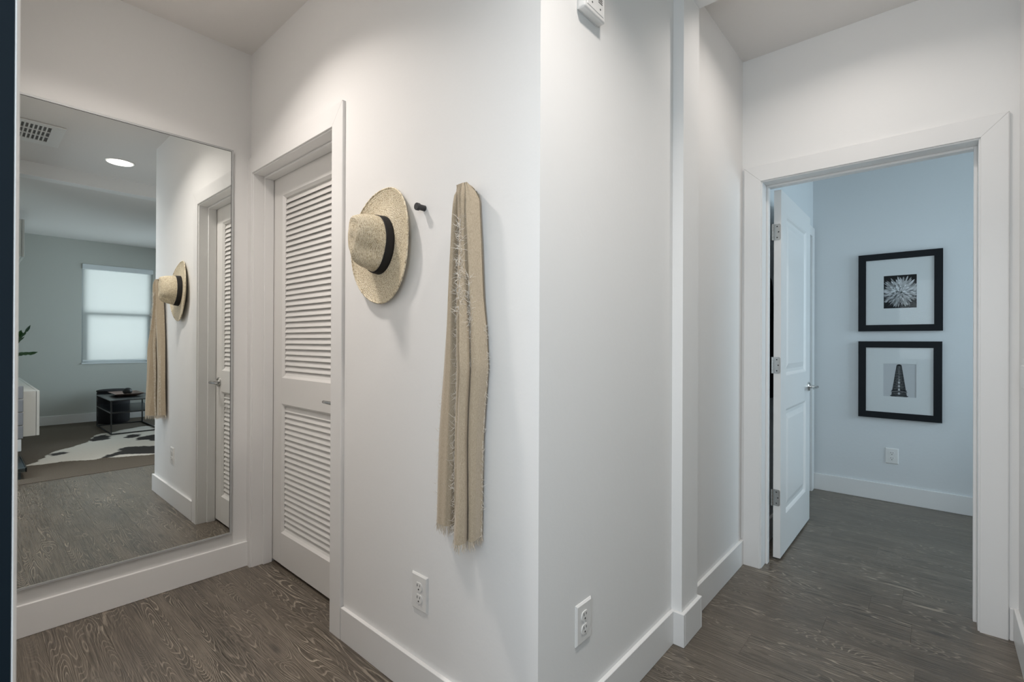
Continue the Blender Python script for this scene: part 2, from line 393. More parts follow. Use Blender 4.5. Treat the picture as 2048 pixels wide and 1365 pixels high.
struct('wall_living_right', wall_y(MB(), 2.82, 2.9, YFAR, -2.0, ZC, [(-3.45, -2.15, 0.35, 2.25)]), M['living_wall'], 'living room side wall pierced by a second window', 'wall')
struct('wall_living_back', B(1.86, 2.82, -0.40, YR-0.11, 0, ZC), M['living_wall'], 'living room side of the hall partition', 'wall')
struct('wall_bedroom_far', B(XF, XF+0.08, -2.0, YBL+0.1, 0, ZC), M['bed_wall'], 'pale blue-grey bedroom wall with two framed pictures', 'wall')
struct('wall_bedroom_left', wall_x(MB(), XE, XF, YBL, YBL+0.1, ZC, [(3.62, 4.452, 0, 2.03)]), M['bed_wall'], 'pale bedroom wall behind the open door', 'wall')
struct('wall_bedroom_right', wall_x(MB(), XE, XF, -2.0, -1.9, ZC, [(3.15, 4.35, 0.85, 2.25)]), M['bed_wall'], 'bedroom wall with the window that lights the pictures', 'wall')

# pilaster and beams
struct('trim_1', B(1.847, 2.009, 0.741, YK, 0, 2.56), M['wall'], 'white drywall pilaster standing out of the hall wall', 'pilaster')
struct('ceiling_beam', B(1.847, 2.009, YR, YK, 2.56, ZC), M['wall'], 'white ceiling beam across the hall above the pilaster', 'beam')
struct('ceiling_beam', B(0.015, 1.86, -0.475, -0.345, 2.565, ZC), M['wall'], 'white ceiling beam between foyer and living room, in the mirror', 'beam')

# baseboards
def base(name, label, *boxes):
    mb = MB()
    for b in boxes: mb.box(*b, 0, BH, bev=0.0016)
    return struct(name, mb, M['trim'], label, 'baseboard')
base('baseboard_left', 'white baseboard under the tall mirror', (0.015, XL-0.0005, YW-BT, YW))
base('baseboard_middle', 'white baseboard below the hanging beige scarf', (XL-BT, XL, YK-BT, 1.757))
base('baseboard_hall', 'white baseboard of the hall wall stepping around the pilaster', (XL+0.0005, 1.847-BT, YK-BT, YK), (1.847-BT, 1.847, 0.741-BT, YK-0.0005), (1.847+0.0005, 2.009, 0.741-BT, 0.741),
     (2.009+0.0002, 2.009+BT, 0.741-BT, YK-BT), (2.009+BT+0.0005, XDC+0.006, YK-BT, YK))
base('baseboard_right', 'white baseboard at the right edge of the hall', (1.86, XD-0.0005, YR, YR+BT), (XD-0.012, XD, YR+BT, -0.219))
base('baseboard_far', 'pale baseboard behind the black coffee table', (0.03, 2.82, YFAR, YFAR+BT))
base('baseboard_bedroom', 'blue-grey lit baseboard below the framed pictures', (XF-BT, XF, -1.9, YBL-0.001))
base('baseboard_bedroom_left', 'baseboard of the bedroom wall behind the open door', (XE+0.02, 3.5, YBL-BT, YBL))

# ------------------------------------------------------------------ door casings
CW = 0.083
def casing(name, label, fx, d, ya, yb, zt, back, jw, stop):
    """door trim on a wall running along Y. fx face X of casing, d casing thickness (+ goes into the wall), opening ya..yb (casing inner), jamb back to X=back"""
    t = thing(name, label, 'door trim', (fx, (ya+yb)/2, 0), kind='structure')
    c = 0.002
    for side, (y0, y1) in (('l', (yb, yb+CW)), ('r', (ya-CW, ya))):
        s = 1 if side == 'l' else -1
        yi, yo = (y0, y1) if side == 'l' else (y1, y0)
        # mitred leg with an eased outer edge
        sg = 1 if yo > yi else -1
        pf = [(fx+d, yi), (fx+0.001, yi), (fx, yi+0.001*sg), (fx, yo-0.0045*sg), (fx+0.0015, yo-0.0015*sg), (fx+0.0045, yo), (fx+d, yo)]
        top = [zt+abs(y-yi)*(CW-0.0008)/CW for _, y in pf]; n = len(pf)
        MB().add([(x, y, 0) for x, y in pf]+[(x, y, z) for (x, y), z in zip(pf, top)],
                 [tuple(range(n)), tuple(range(2*n-1, n-1, -1))]+[(k, n+k, n+(k+1) % n, (k+1) % n) for k in range(n)]).build('casing', M['trim'], t)
    mb = MB().add([(fx, ya, zt), (fx, yb, zt), (fx, yb+CW, zt+CW), (fx, ya-CW, zt+CW), (fx+d, ya, zt), (fx+d, yb, zt), (fx+d, yb+CW, zt+CW), (fx+d, ya-CW, zt+CW)],
                  [(0, 1, 2, 3), (4, 7, 6, 5), (0, 4, 5, 1), (1, 5, 6, 2), (2, 6, 7, 3), (3, 7, 4, 0)])
    o = mb.build('head_casing', M['trim'], t); bv = o.modifiers.new('bevel', 'BEVEL'); bv.width = 0.0012; bv.segments = 1
    # jamb boards set back 6 mm from the casing edge, and the stops
    r = 0.006; e = fx+d*0.55
    x0, x1 = e, back
    B(x0, x1, yb-r, yb+jw, 0, zt+r*0.2+0.0, bev=0.001).build('jamb', M['trim'], t)
    B(x0, x1, ya-jw, ya+r, 0, zt+r*0.2, bev=0.001).build('jamb', M['trim'], t)
    B(x0, x1, ya+r, yb-r, zt-r, zt+0.012, bev=0.001).build('head_jamb', M['trim'], t)
    s0, s1 = stop
    B(s0, s1, yb-r-0.011, yb-r, 0, zt-r, bev=0.0015).build('stop', M['trim'], t)
    B(s0, s1, ya+r, ya+r+0.011, 0, zt-r, bev=0.0015).build('stop', M['trim'], t)
    B(s0, s1, ya+r+0.011, yb-r-0.011, zt-r-0.011, zt-r, bev=0.0015).build('head_stop', M['trim'], t)
    return t
casing('trim_2', 'white door trim around the louvered closet door', XC, XL-XC+0.0005, 1.8446, 2.668, 2.046, 1.12, 0.012-0.006, (1.045, 1.092))
casing('trim_3', 'white door trim around the open bedroom doorway', XDC, XD-XDC+0.0005, -0.1338, 0.690, 2.0195, XE, 0.008, (2.825, 2.862))

# ------------------------------------------------------------------ louvered door
LX = 1.094; LT = 0.035; LY0, LY1 = 1.8525, 2.660; LZ0, LZ1 = 0.016, 2.034
d1 = thing('door_1', 'cream white louvered closet door with two slatted panels, closed', 'door', (LX+LT/2, (LY0+LY1)/2, 0), kind='structure')
SW = 0.108; ZR = [(0.179, 0.849), (0.984, 1.931)]
for y0, y1 in ((LY1-SW, LY1), (LY0, LY0+SW)): B(LX, LX+LT, y0, y1, LZ0, LZ1, bev=0.0012).build('stile', M['door_paint'], d1)
for z0, z1 in ((LZ0, ZR[0][0]), (ZR[0][1], ZR[1][0]), (ZR[1][1], LZ1)): B(LX, LX+LT, LY0+SW, LY1-SW, z0, z1).build('rail', M['door_paint'], d1)
# sticking: sloped lip round each louvre field
for z0, z1 in ZR:
    ya, yb = LY0+SW, LY1-SW; q = 0.011; x0, x1 = LX, LX+0.011
    mb = MB()
    o_ = [(x0+0.0004, ya, z0), (x0+0.0004, yb, z0), (x0+0.0004, yb, z1), (x0+0.0004, ya, z1)]
    i_ = [(x1, ya+q, z0+q), (x1, yb-q, z0+q), (x1, yb-q, z1-q), (x1, ya+q, z1-q)]
    k_ = [(LX+LT, ya+q, z0+q), (LX+LT, yb-q, z0+q), (LX+LT, yb-q, z1-q), (LX+LT, ya+q, z1-q)]
    mb.add(o_+i_+k_, [(0, 1, 5, 4), (1, 2, 6, 5), (2, 3, 7, 6), (3, 0, 4, 7), (4, 5, 9, 8), (5, 6, 10, 9), (6, 7, 11, 10), (7, 4, 8, 11)])
    mb.build('beading', M['door_paint'], d1, fix=False)
# slats: one mesh shared by all
sl = MB(); ya, yb = LY0+SW+0.011, LY1-SW-0.011; th = 0.0032
prof = [(-0.0060, -0.0172), (-0.0080, -0.0166), (-0.0082, -0.0140), (0.0050, 0.0168), (0.0072, 0.0164), (0.0076, 0.0140)]
V = [(px, ya-0.003, pz) for px, pz in prof]+[(px, yb+0.003, pz) for px, pz in prof]
sl.add(V, [tuple(range(6)), tuple(range(11, 5, -1))]+[(i, 6+i, 6+(i+1) % 6, (i+1) % 6) for i in range(6)])
slat_o = sl.build('slat', M['door_paint'], d1); first = True
rs = random.Random(3)
for z0, z1, n in ((ZR[0][0]+0.011, ZR[0][1]-0.011, 23), (ZR[1][0]+0.011, ZR[1][1]-0.011, 33)):
    for k in range(n):
        o = slat_o if first else slat_o.copy()
        if not first: COL.objects.link(o)
        first = False
        o.location = (LX+0.0195, 0, z0+(z1-z0)*(k+0.5)/n+rs.uniform(-0.0006, 0.0006)); o.rotation_euler = (0, rs.uniform(-0.02, 0.02), 0)
def lever(parent, p, n, a, mat_):
    """p centre on the door face, n outward normal, a lever direction"""
    p, n, a = Vector(p), Vector(n), Vector(a)
    h = MB(); h.tube([p, p+n*0.006, p+n*0.010], [0.030, 0.030, 0.026], 28)
    ro = h.build('handle', mat_, parent, 40)
    s = MB(); s.tube([p+n*0.009, p+n*0.03, p+n*0.05], [0.012, 0.0095, 0.0105], 16); s.build('stem', mat_, ro, 40)
    l = MB(); q = p+n*0.050
    up = Vector((0, 0, 1))
    l.tube([q-a*0.012, q-a*0.008, q+a*0.02, q+a*0.06, q+a*0.105-n*0.003, q+a*0.112-n*0.004], [0.004, 0.0095, 0.0088, 0.0075, 0.0065, 0.003], 14)
    l.build('lever', mat_, ro, 50)
ROOTW['_'] = Matrix.Identity(4)
lever(d1, (LX, 1.918, 0.908), (-1, 0, 0), (0, 1, 0), M['nickel'])

# ------------------------------------------------------------------ open bedroom door
OX0, OX1, OY0, OY1, OZ0, OZ1 = 2.916, 3.712, 0.632, 0.667, 0.012, 2.006
d2 = thing('door_2', 'white two-panel bedroom door standing open into the next room', 'door', (OX0, (OY0+OY1)/2, 0), kind='structure')
PX0, PX1 = 3.043, 3.588; PZ = [(0.222, 0.808), (0.994, 1.892)]
lf = MB().box(OX0, PX0, OY0, OY1, OZ0, OZ1).box(PX1, OX1, OY0, OY1, OZ0, OZ1)
for z0, z1 in ((OZ0, PZ[0][0]), (PZ[0][1], PZ[1][0]), (PZ[1][1], OZ1)): lf.box(PX0, PX1, OY0, OY1, z0, z1)
lf.build('leaf', M['trim'], d2)
for z0, z1 in PZ:
    mb = MB()
    for yf, s in ((OY0, 1), (OY1, -1)):
        rings = [(0, 0.0), (0.008, 0.004), (0.016, 0.011), (0.034, 0.011), (0.060, 0.0045), (0.064, 0.0035)]
        V = []
        for q, d in rings: V += [(PX0+q, yf+s*d, z0+q), (PX1-q, yf+s*d, z0+q), (PX1-q, yf+s*d, z1-q), (PX0+q, yf+s*d, z1-q)]
        Fc = [(4*i+k, 4*i+(k+1) % 4, 4*i+4+(k+1) % 4, 4*i+4+k) for i in range(len(rings)-1) for k in range(4)]+[tuple(4*(len(rings)-1)+k for k in range(4))]
        if s < 0: Fc = [tuple(reversed(q)) for q in Fc]
        mb.add(V, Fc)
    mb.build('panel', M['trim'], d2, fix=False)
for zc in (1.778, 1.055, 0.337):
    hz = 0.044
    poly = [(0.002, -hz), (0.026, -hz), (0.031, -hz+0.002), (0.0335, -hz+0.008), (0.0335, hz-0.008), (0.031, hz-0.002), (0.026, hz), (0.002, hz)]
    hg = MB().prism(poly, lambda u, v, t: (OX0-0.0022*t, OY1-u, zc+v)).build('hinge', M['nickel'], d2)
    kn = MB()
    for k in range(5): kn.tube([(OX0-0.006, OY1+0.005, zc-hz+0.0178*k), (OX0-0.006, OY1+0.005, zc-hz+0.0178*k+0.0170)], 0.0065, 14)
    kn.build('knuckle', M['nickel'], hg, 40)
    B(OX0-0.012, OX0-0.0005, OY1+0.004, OY1+0.006, zc-hz, zc+hz).build('jamb_plate', M['nickel'], hg)
    sc = MB()
    for u, v in ((0.016, 0.030), (0.023, 0.0), (0.016, -0.030)): sc.tube([(OX0-0.0022, OY1-u, zc+v), (OX0-0.0030, OY1-u, zc+v)], [0.0036, 0.0028], 10)
    sc.build('screw', M['slot'], hg)
lever(d2, (3.655, OY0, 0.892), (0, -1, 0), (-1, 0, 0), M['chrome'])
lever(d2, (3.655, OY1, 0.892), (0, 1, 0), (-1, 0, 0), M['chrome'])

# bedroom side door trim on the left bedroom wall
t4 = thing('trim_4', 'pale door trim in the bedroom corner beyond the open door', 'door trim', (4.04, YBL, 0), kind='structure')
B(4.458, XF-0.020, YBL-0.016, YBL, 0, 2.10, bev=0.0015).build('casing', M['trim'], t4)
B(3.53, 3.614, YBL-0.016, YBL, 0, 2.10, bev=0.0015).build('casing', M['trim'], t4)
B(3.614, 4.458, YBL-0.016, YBL, 2.024, 2.10, bev=0.0015).build('head_casing', M['trim'], t4)
d4 = thing('door_3', 'closed pale closet door beside the picture wall, mostly hidden', 'door', (4.04, YBL+0.05, 0), kind='structure')
B(3.63, 4.442, YBL+0.03, YBL+0.065, 0.012, 2.02, bev=0.001).build('leaf', M['trim'], d4)
for z0, z1 in ((0.22, 0.81), (0.99, 1.89)): B(3.76, 4.31, YBL+0.026, YBL+0.03, z0, z1, bev=0.003).build('panel', M['trim'], d4)

# ------------------------------------------------------------------ entrance door next to the camera
d5 = thing('door_4', 'navy entrance door with white edge at the left border', 'door', (0.03, 0.6, 0), kind='structure')
ROOTW[d5.name] = Matrix.Translation((0.03, 0.6, 0))
ang = math.radians(-5.2)
def rt(p):
    x, y = p[0]-0.0303, p[1]-0.6
    return (0.0303+x*math.cos(ang)-y*math.sin(ang), 0.6+x*math.sin(ang)+y*math.cos(ang), p[2])
def rotated(mb): mb.v = [rt(p) for p in mb.v]; return mb
rotated(B(-0.86, 0.0285, 0.6, 0.6435, 0.012, 2.05)).build('leaf', M['navy'], d5)
tag(rotated(B(0.0285, 0.0303, 0.6, 0.6435, 0.012, 2.05, bev=0.0008)).build('edge_strip', M['trim'], d5), 'white painted edge of the navy door')

# ------------------------------------------------------------------ mirror
mr = thing('wall_mirror', 'tall frameless rectangular mirror with thin silver edge above the baseboard', 'mirror', (0.5, YW, 0.19))
MX0, MX1, MZ0, MZ1 = 0.09, 0.908, 0.191, 2.147
B(MX0+0.003, MX1-0.003, YM, YM+0.006, MZ0+0.003, MZ1-0.003).build('glass', M['mirror'], mr)
fr = MB(); w = 0.0085
fr.box(MX0, MX0+w, YM-0.002, YW, MZ0, MZ1).box(MX1-w, MX1, YM-0.002, YW, MZ0, MZ1).box(MX0+w, MX1-w, YM-0.002, YW, MZ0, MZ0+w).box(MX0+w, MX1-w, YM-0.002, YW, MZ1-w, MZ1)
tag(fr.build('frame', M['alu'], mr), 'thin brushed silver frame')
bd = MB(); w2 = w+0.0016
bd.box(MX0+w, MX0+w2, YM-0.0012, YM+0.002, MZ0+w2, MZ1-w2).box(MX1-w2, MX1-w, YM-0.0012, YM+0.002, MZ0+w2, MZ1-w2).box(MX0+w, MX1-w, YM-0.0012, YM+0.002, MZ1-w2, MZ1-w)
tag(bd.build('frame_gap', M['slot'], mr), 'dark shadow gap inside the silver frame')
B(MX0+w, MX1-w, YM+0.006, YW, MZ0+w, MZ1-w).build('backing', M['dark_inside'], mr)

# ------------------------------------------------------------------ outlets and controls
def frame_pt(o, u, n):
    o, u, n = Vector(o), Vector(u), Vector(n); up = Vector((0, 0, 1))
    return lambda a, b, c: o+u*a+up*b+n*c
def box_f(mb, P, a0, a1, b0, b1, c0, c1, bev=0):
    t = B(a0, a1, b0, b1, c0, c1, bev=bev); t.v = [tuple(P(*p)) for p in t.v]; return mb.add(t.v, t.f)
def outlet(label, o, u, n, w=0.081, h=0.119):
    P = frame_pt(o, u, n); t = thing('wall_outlet', label, 'outlet', o, 'duplex wall outlets')
    mb = MB(); W, H = w/2, h/2; b = 0.005
    rg = [(W, H, 0), (W, H, 0.002), (W-b, H-b, 0.0062)]
    V = [P(x, z, c) for W_, H_, c in rg for x, z in ((-W_, -H_), (W_, -H_), (W_, H_), (-W_, H_))]
    mb.add(V, [(4*i+k, 4*i+(k+1) % 4, 4*i+4+(k+1) % 4, 4*i+4+k) for i in range(2) for k in range(4)]+[(8, 9, 10, 11)])
    mb.build('plate', M['plate'], t)
    for s in (1, -1):
        cz = s*0.0195; poly = []
        for k in range(28):
            a = 2*math.pi*k/28; x = 0.0172*math.cos(a); z = 0.0172*math.sin(a)
            poly.append((x, max(-0.0142, min(0.0142, z))))
        r = MB().prism(poly, lambda x, z, q: P(x, cz+z, 0.0062+0.0022*q)); ro = r.build('receptacle', M['plate'], t)
        sl = MB(); box_f(sl, P, -0.0075, -0.0052, cz+0.001, cz+0.0095, 0.0080, 0.0089); box_f(sl, P, 0.0052, 0.0072, cz+0.002, cz+0.0090, 0.0080, 0.0089)
        pl = [(0.0028*math.cos(2*math.pi*k/12), -0.0075+0.0028*math.sin(2*math.pi*k/12)) for k in range(12)]
        sl.prism(pl, lambda x, z, q: P(x, cz+z, 0.0080+0.0009*q)); sl.build('slot', M['slot'], ro)
    sc = MB().tube([P(0, 0, 0.006), P(0, 0, 0.0074)], 0.003, 12); sc.build('screw', M['plate'], t)
outlet('white duplex outlet low on the wall below the hat and scarf', (XL, 1.275, 0.349), (0, -1, 0), (-1, 0, 0))
outlet('white duplex outlet low on the hall wall left of the pilaster', (1.212, YK, 0.351), (1, 0, 0), (0, -1, 0))
outlet('white duplex outlet under the framed pictures in the bedroom', (XF, 0.248, 0.341), (0, -1, 0), (-1, 0, 0), 0.078, 0.115)

ch = thing('door_chime', 'white plastic door chime box with slotted grille high on the hall wall', 'chime', (1.215, YK, 2.14))
cx0, cx1, cy0, cz0, cz1 = 1.164, 1.277, YK-0.030, 2.135, 2.335
B(cx0, cx1, cy0, YK-0.004, cz0, cz1, bev=0.006, seg=3).build('case', M['plate'], ch, 40)
B(cx0+0.006, cx1-0.006, YK-0.004, YK, cz0+0.004, cz1-0.004).build('mount', M['plate'], ch)
B(cx0+0.012, cx1-0.012, cy0-0.0012, cy0, cz0+0.012, cz1-0.012, bev=0.001).build('face', M['plate'], ch)
for xc in (1.202, 1.246):
    gs = MB()
    for k in range(24):
        z = cz0+0.045+k*0.0055
        gs.box(xc-0.011, xc+0.011, cy0-0.0016, cy0-0.0010, z, z+0.0026)
    gs.tube([(xc, cy0-0.001, cz0+0.028), (xc, cy0-0.0016, cz0+0.028)], 0.0028, 10)
    gs.build('grille', M['slot'], ch)

th_ = thing('thermostat', 'white plastic wall control cut off by the right edge', 'thermostat', (2.49, YR, 1.01))
B(2.44, 2.585, YR, YR+0.012, 1.012, 1.098, bev=0.003).build('case', M['plate'], th_)
B(2.46, 2.560, YR, YR+0.008, 1.100, 1.122, bev=0.002).build('cap', M['plate'], th_)
B(2.46, 2.565, YR+0.012, YR+0.0135, 1.03, 1.085, bev=0.0005).build('face', M['plate'], th_)

# ------------------------------------------------------------------ wall pegs
def peg(label, y, z=1.612):
    t = thing('wall_peg', label, 'hook', (XL, y, z), 'black wall pegs')
    MB().lathe([(0.0095, 0), (0.0095, -0.018), (0.0095, -0.0225), (0.0118, -0.0235), (0.0122, -0.025), (0.0122, -0.033), (0.0112, -0.0345)], (XL, y, z), 28, 'X').build('pin', M['peg'], t, 40)
peg('bare black metal wall peg between the straw hat and the scarf', 1.263)
peg('black metal wall peg hidden inside the straw hat', 1.500, 1.594)
peg('black metal wall peg under the top of the beige scarf', 1.026)

# ------------------------------------------------------------------ straw hat
hat = thing('straw_hat', 'wide-brimmed straw fedora with black band hanging on the wall', 'hat', (0.98, 1.492, 1.516))
HC = Vector((0.984, 1.484, 1.516))
tilt = math.radians(2.6)
def hp(u, v, w):       # u along -Y (picture right), v up, w out of the wall (-X)
    # lean: top of the brim touches the wall
    vv = v*math.cos(tilt)+w*math.sin(tilt); ww = w*math.cos(tilt)-v*math.sin(tilt)
    return (HC.x-ww, HC.y-u, HC.z+vv)
def hat_surface(rings, n=72):
    V = []; UV = []; arc = 0; prev = None
    for ring in rings:
        pts = [ring(2*math.pi*k/n) for k in range(n)]
        if prev is not None: arc += sum((Vector(a)-Vector(b)).length for a, b in zip(pts, prev))/n
        V += pts; prev = pts; UV += [(k/n, arc) for k in range(n+1)]
    return V, UV
A, Bv = 0.080, 0.101          # crown half width (u) and half length (v)
def crown_ring(t):            # t 0 at brim, 1 at tip edge
    h = 0.110
    def g(a):
        s = t
        shrink = 1-0.17*s-0.20*s**5
        ca, sa = math.cos(a), math.sin(a)
        u = A*(1-0.26*s-0.24*s**5)*ca; v = Bv*(1-0.10*s-0.17*s**5)*sa
        # pinches either side of the front
        for ac in (math.radians(-28), math.radians(-122)):
            da = math.atan2(math.sin(a-ac), math.cos(a-ac))
            p = math.exp(-(da/0.44)**2)*min(1, max(0, s-0.20)/0.45)**1.2*(1-0.25*s)*0.42
            u *= 1-p; v *= 1-p*0.7
        w = h*s*(1+0.06*sa*s) - 0.006*s*s*math.cos(2*a)
        return (u, v, w)
    return g
rings_c = [crown_ring(t) for t in (0, 0.04, 0.10, 0.18, 0.28, 0.38, 0.48, 0.58, 0.68, 0.78, 0.86, 0.92, 0.96)]
def top_ring(k):
    g0 = crown_ring(1.0)
    def g(a):
        u, v, w = g0(a); dip = (1-k)
        cre = 0.004*dip+0.010*math.exp(-((math.sin(a)-0.95)/0.35)**2)*math.exp(-((k-0.72)/0.22)**2)
        w = 0.110+(w-0.110)*k
        return (u*k, v*k, w+0.011*math.sin(math.pi*0.5*min(1, (1-k)*2.4))-cre)
    return g
rings_c += [top_ring(k) for k in (0.985, 0.95, 0.88, 0.78, 0.64, 0.48, 0.32, 0.16, 0.04)]
def hat_mesh(name, rings, m, parent, solid=0.003, n=96, close=True):
    V = []; UVv = []; arc = 0; prev = None
    for ring in rings:
        pts = [Vector(ring(2*math.pi*k/n)) for k in range(n)]
        if prev is not None: arc += sum((a-b).length for a, b in zip(pts, prev))/n
        prev = pts; V += [hp(*p) for p in pts]; UVv.append(arc)
    mN = len(rings)
    Fc = [(i*n+k, i*n+(k+1) % n, (i+1)*n+(k+1) % n, (i+1)*n+k) for i in range(mN-1) for k in range(n)]
    if close: Fc.append(tuple((mN-1)*n+k for k in range(n)))
    mb = MB(); mb.add(V, Fc); o = mb.build(name, m, parent, 180, fix=False)
    me = o.data; ul = me.uv_layers.new(name='UVMap')
    for p in me.polygons:
        for li, vi in zip(p.loop_indices, p.vertices):
            i, k = divmod(vi, n)
            kk = k
            if len(p.vertices) == 4 and k == 0 and any(w % n == n-1 for w in p.vertices): kk = n
            ul.data[li].uv = (kk/n, UVv[i])
    if solid:
        s = o.modifiers.new('thickness', 'SOLIDIFY'); s.thickness = solid; s.offset = 0
    return o
hat_mesh('crown', rings_c, M['straw'], hat)
OA, OB = 0.175, 0.2055
def brim_ring(t):
    def g(a):
        ca, sa = math.cos(a), math.sin(a)
        u = (A+(OA-A)*t)*ca; v = (Bv+(OB-Bv)*t)*sa
        w = 0.004-0.010*math.sin(math.pi*t*0.9)+0.016*t*t*abs(ca)**1.5-0.004*t*t*abs(sa)
        w += 0.0015*t*math.sin(3*a+1)
        if t > 0.97: pass
        return (u-0.006*t*sa*abs(sa) if sa < 0 else u, v, w)
    return g
hat_mesh('brim', [brim_ring(t) for t in (0, 0.06, 0.14, 0.24, 0.34, 0.44, 0.54, 0.64, 0.74, 0.84, 0.91, 0.96, 1.0)], M['straw'], hat, close=False)
edge = MB(); pts = [hp(*brim_ring(1.0)(2*math.pi*k/140)) for k in range(141)]
edge.tube(pts, [0.0032+0.0007*math.sin(k*2.6) for k in range(141)], 6, cap=False); edge.build('brim_edge', M['straw'], hat, 180)
def band_ring(t, off):
    g0 = crown_ring(0.02+0.27*t)
    def g(a):
        u, v, w = g0(a); r = math.hypot(u, v); k = (r+off)/r
        return (u*k, v*k, w+0.002)
    return g
tag(hat_mesh('band', [band_ring(t, 0.0030) for t in (0, 0.25, 0.5, 0.75, 1)], M['ribbon'], hat, 0.0012, close=False), 'black grosgrain hat band')

# ------------------------------------------------------------------ scarf
scarf = thing('scarf', 'long beige gauze scarf with frayed edges hanging from a wall peg', 'scarf', (XL-0.03, 1.03, 0.6))
def lerp_tab(tab, z):
    for (z0, v0), (z1, v1) in zip(tab[:-1], tab[1:]):
        if z <= z0 and z >= z1: return v0+(v1-v0)*(z0-z)/(z0-z1)
    return tab[0][1] if z > tab[0][0] else tab[-1][1]
# Y of the outer left and right outline against height (metres)
LT_ = [(1.63, 1.052), (1.60, 1.066), (1.55, 1.075), (1.45, 1.085), (1.30, 1.102), (1.15, 1.120), (1.0, 1.136), (0.9, 1.144), (0.6, 1.157)]
RT_ = [(1.63, 1.006), (1.60, 0.993), (1.55, 0.990), (1.45, 0.982), (1.30, 0.974), (1.20, 0.962), (1.10, 0.956), (1.0, 0.965), (0.9, 0.972), (0.6, 0.980)]
rf = random.Random(5)
def sheet(name, sec, zt, zb, rows, depth_fn, m, wav=0.0):
    """sec(s, z) -> (fraction across the outline, depth from wall) for s in 0..1"""
    ns = 64; V = []
    for i in range(rows+1):
        z = zt+(zb-zt)*i/rows
        for k in range(ns+1):
            s = k/ns; fx, dp = sec(s, z)
            yl, yr = lerp_tab(LT_, z), lerp_tab(RT_, z)
            y = yl+(yr-yl)*fx
            zz = z
            x = XL-dp
            V.append((x, y, zz))
    Fc = [(i*(ns+1)+k, i*(ns+1)+k+1, (i+1)*(ns+1)+k+1, (i+1)*(ns+1)+k) for i in range(rows) for k in range(ns)]
    mb = MB(); mb.add(V, Fc); o = mb.build(name, m, scarf, 180, fix=False)
    s_ = o.modifiers.new('thickness', 'SOLIDIFY'); s_.thickness = 0.0014; s_.offset = 0; s_.use_rim = False
    return V, ns
def polyline(pts, s):
    L = [0]
    for a, b in zip(pts[:-1], pts[1:]): L.append(L[-1]+math.hypot(b[0]-a[0], (b[1]-a[1])*6))
    t = s*L[-1]
    for i in range(len(pts)-1):
        if t <= L[i+1] or i == len(pts)-2:
            q = (t-L[i])/max(1e-6, L[i+1]-L[i]); q = max(0, min(1, q)); q2 = q*q*(3-2*q)*0.6+q*0.4
            return (pts[i][0]+(pts[i+1][0]-pts[i][0])*q, pts[i][1]+(pts[i+1][1]-pts[i][1])*q2)
# cross sections from left to right: (fraction, depth). back/left panel and front/right panel
def interp_sec(a, b, t): return [(p[0]+(q[0]-p[0])*t, p[1]+(q[1]-p[1])*t) for p, q in zip(a, b)]
BK_T = [(0.00, 0.015), (0.06, 0.042), (0.15, 0.060), (0.24, 0.054), (0.265, 0.026), (0.30, 0.010), (0.60, 0.012), (1.0, 0.012)]
BK_B = [(0.00, 0.014), (0.04, 0.038), (0.20, 0.052), (0.34, 0.052), (0.425, 0.044), (0.445, 0.010), (0.70, 0.010), (0.98, 0.010)]
def sec_back(s, z):
    t = max(0, min(1, (1.6-z)/0.7)); fx, dp = polyline(interp_sec(BK_T, BK_B, t), s)
    roll_ = max(0, (z-1.585)/0.04); dp += (0.048-dp)*min(1, roll_)**2
    return fx, dp+0.002*math.sin(9*z+7*s)+0.0015*math.sin(31*s+3*z)
FR_T = [(0.36, 0.040), (0.375, 0.046), (0.40, 0.050), (0.50, 0.052), (0.55, 0.044), (0.58, 0.028), (0.61, 0.058), (0.71, 0.069), (0.80, 0.060), (0.835, 0.044), (0.87, 0.063), (0.95, 0.056), (1.00, 0.018)]
FR_M = [(0.435, 0.044), (0.455, 0.052), (0.50, 0.056), (0.56, 0.046), (0.60, 0.024), (0.615, 0.060), (0.69, 0.072), (0.78, 0.060), (0.80, 0.032), (0.83, 0.053), (0.93, 0.052), (0.97, 0.044), (1.00, 0.016)]
FR_B = [(0.50, 0.034), (0.53, 0.040), (0.57, 0.036), (0.60, 0.018), (0.615, 0.056), (0.70, 0.066), (0.78, 0.064), (0.825, 0.056), (0.84, 0.026), (0.87, 0.045), (0.93, 0.044), (0.96, 0.036), (0.995, 0.012)]
FR_X = [(0.04, 0.018), (0.10, 0.040), (0.24, 0.052), (0.42, 0.056), (0.55, 0.050), (0.58, 0.040), (0.62, 0.058), (0.71, 0.066), (0.80, 0.058), (0.835, 0.048), (0.87, 0.060), (0.95, 0.050), (1.00, 0.018)]
def sec_front(s, z):
    if z > 1.50: c = interp_sec(FR_X, interp_sec(FR_T, FR_M, 0.22), max(0, min(1, (1.60-z)/0.10)))
    elif z > 1.15: c = interp_sec(FR_T, FR_M, max(0, min(1, (1.60-z)/0.45)))
    else: c = interp_sec(FR_M, FR_B, max(0, min(1, (1.15-z)/0.5)))
    fx, dp = polyline(c, s)
    roll_ = max(0, (z-1.585)/0.04); dp += (0.054-dp)*min(1, roll_)**2
    ex = max(0, dp-0.016)*0.75*max(0, min(1, (1.45-z)/0.75)); fx += ex*1.12/0.185; dp += ex
    return fx, dp+0.0015*math.sin(11*z+5*s)+0.001*math.sin(40*s+2*z)
VB, ns = sheet('back_layer', sec_back, 1.622, 0.628, 46, None, M['linen'])
VF, ns = sheet('front_layer', sec_front, 1.630, 0.617, 46, None, M['linen'])
